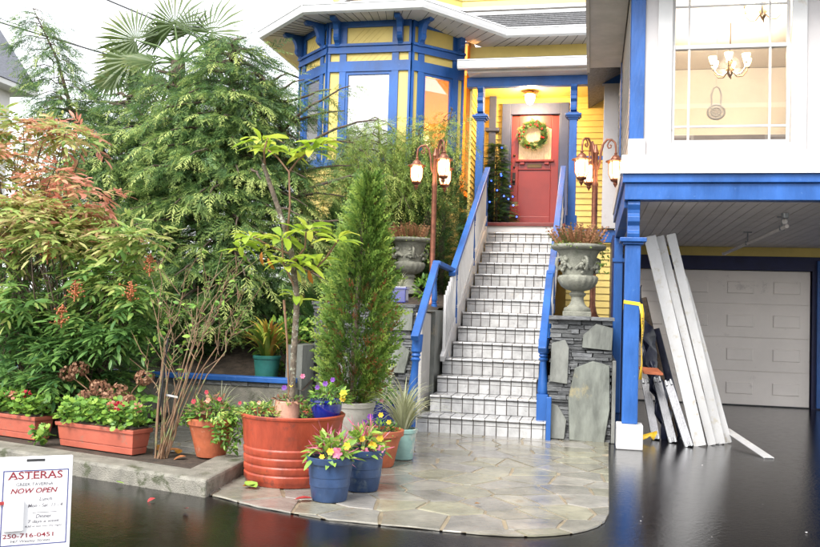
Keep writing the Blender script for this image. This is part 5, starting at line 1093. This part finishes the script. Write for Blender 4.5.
# ---- generic potted plants
RT, LT, BT = round_t(), leaf_t(.2, .04, .2), blade_t()
LT2 = leaf_t(.36, .06, .15, (0,.12,.4,.75,1), (.2,.6,1,.95,.35))
def clump(S, c, rad, n, sz, tint, up=.35):
    for i in range(n):
        d = nrm(rv()); d[2] = abs(d[2])*.9-.15; p = np.array(c)+d*np.array(rad)*U(.3,1)**.5; S.add(p, d*V3(1,1,.5)+V3(0,0,up*U(-.5,1))+rv(.35), V3(0,0,1)+d*.5+rv(.3), U(*sz), U(*tint))
def plant(name, label, c, specs, flowers=(), stems=6, cat='plant', group=None, trail=()):
    t = thing(name, label, cat, c, group); sm = MB(); R = max(sp_[1][0] for sp_ in specs)
    for i in range(stems):
        a = U(0,6.3); sm.tube([(c[0]+.01*cos(a),c[1]+.01*sin(a),c[2]-.03),(c[0]+R*.35*cos(a),c[1]+R*.35*sin(a),c[2]+specs[0][1][2]*.4),(c[0]+R*.7*cos(a),c[1]+R*.7*sin(a),c[2]+specs[0][1][2]*.7)], [.006,.005,.003], 5)
    sm.build('stems', 'stem_green', t)
    for k, (tm, rad, n, sz, tint, m, dz) in enumerate(specs):
        S = Scatter(*tm); clump(S, (c[0],c[1],c[2]+dz), rad, n, sz, tint)
        for (dx, dy, L, nn) in (trail if k == 0 else ()):
            for j in range(nn): f_ = j/nn; S.add((c[0]+dx*(1+.25*f_)+random.gauss(0,.018), c[1]+dy*(1+.2*f_)+random.gauss(0,.018), c[2]+.03-L*f_), rv()*V3(1,1,.6)+V3(0,-.4,-.3), V3(0,-.6,1)+rv(.3), U(*sz), U(*tint))
        S.build('foliage' if k == 0 else 'foliage', m, t)
    for (dx, dy, dz, m, s) in flowers:
        S = Scatter(*LT2); p = V3(c[0]+dx, c[1]+dy, c[2]+dz)
        for i in range(6):
            a = 2*pi*i/6; S.add(p, (cos(a), -.35+sin(a)*.25, sin(a)*.9), (0,-1,.3), s, U(.1,.9))
        S.build('flower', m, t)
    return t
# geraniums in the flower boxes
for (p, q, n, h), lab in ((bA, 'lush green geraniums filling the flower box nearest the rose bush'), (bB, 'lush green geraniums filling the flower box farther along the kerb')):
    c = (p+q)/2+n*.5; t = thing('geranium', lab, 'plant', (c.x, c.y, .30), 'geraniums in the flower boxes'); S = Scatter(*RT); sm = MB(); L = (q-p).length
    for i in range(int(620*L)):
        f_ = U(-.03,1.03); o = p.lerp(q,f_)+n*U(-.25,1.2); hh = U(.0,.20)*(1-.3*abs(f_-.5)); S.add((o.x,o.y,.31+hh), (U(-1,1),U(-1,.4),U(-.35,.5)), V3(0,-.5,1)+rv(.4), U(.038,.068), U(.25,1))
    for i in range(14): o = p.lerp(q,(i+.5)/14)+n*.5; sm.tube([tup(o+Vector((0,0,.19))), tup(o+Vector((U(-.05,.05),U(-.08,.05),.34)))], .005, 5)
    sm.build('stems', 'stem_green', t); S.build('foliage', 'green_leaf', t)
    for i in range(3 if p is bA[0] else 5):
        o = p.lerp(q,U(.05,.95))+n*U(-.1,.6); bl = Scatter(*LT2)
        for j in range(22): d = nrm(rv()); bl.add(V3(o.x,o.y,.47)+d*.02, d, rv(), .028, U(0,1))
        bl.build('flower', 'petal_red' if i % 2 else 'petal_peach', t)
q = at(118,455,6.2); S = Scatter(*RT); t = thing('geranium', 'small tuft of geranium leaves hanging between the two flower boxes', 'plant', tup(q))
for i in range(40): S.add((-4.48+U(-.06,.06), 6.44+U(-.05,.05), .13+U(0,.14)), rv(), V3(0,-.5,1)+rv(.4), U(.04,.07), U(.2,1))
S.build('foliage', 'green_leaf', t)
# dried hydrangea heads
hy = thing('hydrangea', 'hydrangea with brown dried flower heads behind the flower boxes', 'shrub', (-4.1,6.95,.09), 'airy shrubs behind the flower boxes'); hs_ = MB()
for (x,y,Yv,r) in ((68,374,6.9,.085),(80,369,6.95,.085),(100,388,6.85,.10),(118,392,6.8,.09),(86,396,6.75,.07),(144,378,6.9,.085),(108,398,6.75,.07),(128,400,6.7,.06)):
    c = at(x,y,Yv); S = Scatter(*LT2); hs_.tube([(-4.1+U(-.1,.1),6.95,.09), tup(c.lerp(Vector((-4.1,6.95,.2)),.4)+Vector((0,0,.06))), tup(c)], [.008,.006,.004], 5)
    for j in range(150): d = nrm(rv())*V3(1,1,.75); S.add(V3(*tup(c))+d*r*U(.75,1), nrm(np.cross(d,rv()))+d*.35, d, U(.022,.034), U(0,1))
    S.build('flower_head', 'dried_head', hy)
hs_.build('stems', 'stem_brown', hy); S = Scatter(*LT2)
for i in range(90): c = at(U(60,150),U(392,410),U(6.75,7)); S.add(tup(c), rv()*V3(1,1,.4), V3(0,-.3,1)+rv(.4), U(.06,.10), U(.1,.8))
S.build('foliage', 'green_leaf', hy)
# terracotta pot, barrel, blue pots, bowls
plant('trailing_plant', 'green trailing plants spilling over the terracotta pot', (-2.96,6.48,.42), [(LT,(.24,.22,.14),330,(.035,.06),(.1,.9),'green_leaf',0),(LT2,(.17,.15,.16),60,(.03,.05),(.3,1),'dried_head',.05),(leaf_t(.06,.01,.1),(.2,.18,.17),90,(.06,.11),(.2,.9),'golden_leaf',.03)],
      [(-.12,-.10,.12,'petal_red',.022),(.02,-.14,.14,'petal_peach',.022),(.10,-.1,.15,'petal_red',.02),(-.05,-.02,.19,'petal_red',.02)], trail=[(.14,-.13,.26,60),(.18,-.06,.30,70),(-.16,-.08,.10,25),(.10,-.17,.20,45),(.2,-.02,.22,45)])
plant('thyme_plant', 'low yellow green creeping plants covering the soil of the red barrel', (-2.42,6.10,.515), [(LT,(.19,.17,.09),260,(.025,.045),(.3,1),'golden_leaf',0),(LT,(.12,.12,.10),70,(.03,.05),(.1,.8),'green_leaf',.02)], [(-.1,-.12,.08,'petal_red',.015),(.05,-.12,.09,'petal_peach',.016)], trail=[(-.2,-.16,.10,30)])
plant('creeping_plant', 'low green plants around the trunk and between the pots in the red barrel', (-2.12,6.32,.50), [(LT,(.26,.16,.09),260,(.025,.05),(.1,1),'green_leaf',0),(LT,(.2,.16,.07),90,(.02,.04),(.3,1),'golden_leaf',0)], [(.0,-.1,.09,'petal_red',.014)])
q = at(290,402,6.17); plant('pansy_plant', 'small rusty leaved plants sprouting from the pale clay pot', (q.x,6.17,.60), [(LT,(.13,.11,.08),90,(.025,.045),(.1,1),'dried_head',0),(LT,(.10,.10,.07),50,(.025,.04),(.3,1),'green_leaf',.01)], [(-.03,-.05,.11,'petal_purple',.022),(.02,-.04,.13,'petal_yellow',.014),(.10,-.02,.20,'petal_pink',.02)])
q = at(328,400,6.2); plant('viola_plant', 'bushy violas with yellow and purple flowers in the cobalt pot', (q.x,6.22,.625), [(LT,(.16,.14,.15),230,(.035,.06),(.2,1),'green_leaf',0)], [(.13,-.06,.06,'petal_yellow',.030),(.12,-.04,.02,'petal_yellow',.026),(0,-.1,.13,'petal_purple',.022),(.05,-.08,.16,'petal_purple',.02),(-.06,-.1,.10,'petal_purple',.02)])
for (x,y,nm) in ((-1.72,5.68,'flowering cabbage leaves, yellow and pink blossoms in the blue pot on the patio edge'),(-1.60,6.08,'heather spikes with yellow and pink blossoms in the blue pot set behind the other')):
    f1 = y < 6
    plant('bedding_plant', nm, (x,y,.29), [(LT,(.16,.15,.18),120,(.06,.10),(.6,1.1),'green_leaf',.02),(leaf_t(.05,.01,-.05),(.14,.12,.24),55 if f1 else 80,(.07,.12),(.1,.9),'petal_pink',.03)],
          [(.08,-.12,.06,'petal_pink',.040),(.04,-.14,.07,'petal_yellow',.026),(.13,-.06,.10,'petal_yellow',.028),(-.02,-.13,.03,'petal_yellow',.02),(.10,-.10,.02,'petal_purple',.026)] if f1 else [(.10,-.10,.06,'petal_yellow',.032),(.05,-.13,.02,'petal_pink',.030),(.13,-.02,.10,'petal_yellow',.028),(.15,-.05,.03,'petal_pink',.03),(.02,-.1,.10,'petal_yellow',.024)], group=None)
plant('pansy_plant', 'loose purple and yellow pansies in the terracotta bowl', (-1.72,7.05,.29), [(LT,(.20,.18,.14),170,(.03,.055),(.1,.9),'green_leaf',0)], [(-.05,-.12,.14,'petal_purple',.028),(-.1,-.1,.09,'petal_purple',.026),(.04,-.12,.16,'petal_yellow',.024),(.1,-.08,.10,'petal_yellow',.022)])
def grass(name, label, c, n, L, m, spread=.8, parent=None, tint=(0,1), arch=.7, cat='grass'):
    t = thing(name, label, cat, c); S = Scatter(*blade_t(.012, arch))
    for i in range(n): a = U(0,2*pi); e = U(.1,1.0)*spread; S.add((c[0]+.03*cos(a),c[1]+.03*sin(a),c[2]), (cos(a)*e, sin(a)*e, U(.35,1)), (0,0,1), L*U(.6,1.1), U(*tint))
    S.build('blades', m, t); return t
grass('sedge_grass', 'silvery thin grass arching from the teal pot', (-1.60,7.45,.26), 130, .62, 'pale_grass', .9)
grass('sedge_grass', 'pale variegated grass in the square planter on the wall', SQ, 70, .24, 'pale_grass', 1.1)
grass('sedge_grass', 'wispy pale grass against the low garden wall', (-3.25,8.6,.02), 70, .5, 'pale_grass', .5)
grass('sedge_grass', 'wispy dry grass between the trailing pot and the low wall', (-3.75,8.4,.09), 60, .5, 'pale_grass', .5)
S = Scatter(*blade_t(.028, .85)); dl = thing('daylily', 'arching daylily leaves turning orange in the green pot', 'plant', (-3.62,9.32,.74))
for i in range(95): a = U(0,2*pi); S.add((-3.62+.05*cos(a),9.32+.05*sin(a),.72), (cos(a)*U(.2,1), sin(a)*U(.2,1), U(.5,1.1)), (0,0,1), U(.45,.85), U(.15,1))
S.build('blades', 'lily_leaf', dl)
plant('variegated_plant', 'green and white leaved plants in the dark blue pot', (-2.10,8.75,.34), [(LT,(.22,.2,.26),240,(.05,.08),(.1,.8),'green_leaf',0),(LT,(.12,.1,.26),150,(.025,.04),(.6,1),'pale_grass',.18)], [(-.1,-.12,.1,'petal_red',.025),(.02,-.15,.05,'petal_pink',.025)])
# heather in the urns
for (x,y,z,lab) in ((-.16,9.78,2.09,'rusty heather tufts filling the urn on the slate wall beside the carport'),(-2.56,12.0,2.33,'rusty heather tufts filling the urn beside the dark hedge')):
    t = thing('heather_plant', lab, 'plant', (x,y,z), 'heather in the urns'); S = Scatter(*spray_t(6,.22,.04,30,-.05)); S2 = Scatter(*LT)
    for i in range(210): a = U(0,2*pi); r = U(0,.23); S.add((x+r*cos(a),y+r*sin(a),z-.01), (cos(a)*r*3.0+U(-.25,.25), sin(a)*r*3.0+U(-.25,.25), 1), (U(-1,1),-1,.2), U(.10,.29), U(.0,1))
    for i in range(260): a = U(0,2*pi); r = U(.12,.29); S2.add((x+r*cos(a),y+r*sin(a),z+U(-.02,.05)), (cos(a),sin(a),U(-.5,.4)), V3(0,0,1)+rv(.4), U(.03,.06), U(.2,1))
    for i in range(50): S2.add((x+.27+U(-.05,.05),y-.05+U(-.1,.1),z-U(0,.30)), rv()+V3(0,0,-.5), rv(), U(.03,.05), U(.1,.8))
    S.build('sprigs', 'heather', t); S2.build('foliage', 'golden_leaf', t)
# decorated bush by the door
xb = at(497,190,14.75); t = thing('lit_bush', 'dark evergreen bush with blue fairy lights beside the front door', 'shrub', (xb.x,14.75,2.86)); S = Scatter(*spray_t(8,.4,.04,45,.15))
MB().tube([(xb.x,14.75,2.86),(xb.x-.03,14.75,4.3)], [.03,.006], 6).build('trunk', 'bark', t)
for i in range(900):
    h = random.random()**1.2; a = U(0,2*pi); R = .27*(1-h)+.05; S.add((xb.x-.03*h+R*U(.2,1)*cos(a), 14.75+R*U(.2,1)*sin(a), 2.92+1.35*h), (cos(a),sin(a),U(-.4,.3)), V3(0,0,1)+rv(.4), U(.10,.18), U(.1,.6))
S.build('foliage', 'hedge_leaf', t)
for i in range(16):
    h = random.random(); a = U(pi*.95,pi*2.05); R = .31*(1-h)+.06; piece('fairy_light', None or MB().sphere((0,0,0), .014, 7, 5).mesh('fairy_light', m='blue_bulb'), None, t, (xb.x+R*cos(a), 14.75+R*sin(a), 2.95+1.3*h))
# undergrowth on the slope
for (px,py,Yv,rx,rz,n,m,lab) in ((288,345,9.6,.38,.38,420,'green_leaf','bright green low bush below the conifer beside the green pot'),(40,375,8.3,.7,.35,420,'hedge_leaf','dark leafy ground shrub behind the heavenly bamboo'),(335,330,10.3,.5,.6,600,'hedge_leaf','dark green shrub between the conifer and the column conifer'),(425,290,10.9,.14,.16,130,'green_leaf','fresh green fern tuft at the foot of the lamp post'),(170,340,9.9,.6,.3,380,'hedge_leaf','dark ground shrub on the slope under the conifer'),(230,318,11.4,.8,.7,900,'hedge_leaf','dark evergreen shrub hidden deep under the conifer'),(110,300,11.5,.9,1.0,1100,'hedge_leaf','dark evergreen bush behind the heavenly bamboo'),(30,300,9.6,1.1,.75,1500,'hedge_leaf','broad dark bush standing behind the red and orange shrub'),(95,345,8.6,.6,.5,700,'hedge_leaf','dark green bush in the shade behind the orange berries'),(345,262,11.6,.4,.8,800,'hedge_leaf','dark tall shrub behind the column conifer')):
    c = at(px,py,Yv); t = thing('garden_shrub', lab, 'shrub', tup(c), 'low shrubs on the garden slope'); S = Scatter(*(leaf_t(.24,.04,.2) if m == 'green_leaf' else spray_t(7,.35,.05,45,.1)))
    for i in range(n): d = nrm(rv()); S.add(V3(*tup(c))+d*V3(rx,rx*.7,rz)*U(.3,1)**.5, d+V3(0,0,.5)+rv(.3), V3(0,0,1)+rv(.4), U(.05,.09) if m == 'green_leaf' else U(.14,.24), U(.2,.9))
    S.build('foliage', m, t); MB().tube([(c.x,c.y,c.z-rz),(c.x,c.y,c.z)], .02, 5).tube([(c.x,c.y,c.z-rz*.6),(c.x+rx*.4,c.y,c.z+rz*.2)], .012, 5).build('stems', 'bark', t)
# ---- loose leaves and petals
def loose(px, py, z, s, m, lab):
    c = gz(px,py,z); a = U(0,6); t = thing('fallen_leaf', lab, 'leaf', (c.x,c.y,z), 'fallen leaves'); v, f = leaf_t(.33,.10,U(-.3,.3)); M = Matrix.Rotation(a,3,'Z') @ Matrix.Rotation(U(-.15,.15),3,'X')
    MB().add([tup(M @ (Vector(q)*s)+Vector((c.x,c.y,z+.012))) for q in v], f).build('blade', m, t, smooth=60)
for px,py,z,s,m,lab in ((247,483,.02,.15,'dry_leaf','brown curled leaf lying against the red barrel'),(243,488,.02,.12,'dry_leaf','brown leaf lying beside the kerb end'),(256,489,.02,.14,'green_leaf_loose','yellow green leaf lying on the patio edge by the barrel'),(312,500,.02,.12,'red_leaf_loose','dark red leaf lying beside the blue pot'),(155,500,.004,.06,'red_leaf_loose','small red leaf on the wet asphalt below the kerb'),(185,510,.004,.06,'red_leaf_loose','small red leaf alone on the wet asphalt'),(124,485,.004,.06,'green_leaf_loose','small green leaf on the wet asphalt below the kerb'),
    (163,447,.10,.14,'dry_leaf','large orange brown leaf at the foot of the rose bush'),(168,452,.10,.13,'dry_leaf','orange brown leaf resting on the kerb top by the rose'),(178,455,.10,.10,'dry_leaf','small brown leaf among the litter by the terracotta pot'),(186,458,.10,.10,'dry_leaf','brown leaf near the kerb corner'),(480,505,.02,.05,'dry_leaf','tiny brown leaf on the patio stones')): loose(px,py,z,s,m,lab)
b = MB()
for i in range(26):
    c = gz(U(-10,830), U(470,560) if random.random() < .5 else U(440,560)); 
    if (c.x < .2 and c.y > 5.0) or c.y > 13: continue
    s = U(.0015,.005); b.obox((c.x,c.y,.006+s*.3), (s,s*.4,0), (-s*.4,s,0), (0,0,s*.3))
tag(b.build('petal_litter', 'petal_white'), 'tiny pale petals scattered over the wet asphalt', 'petals', kind='stuff')
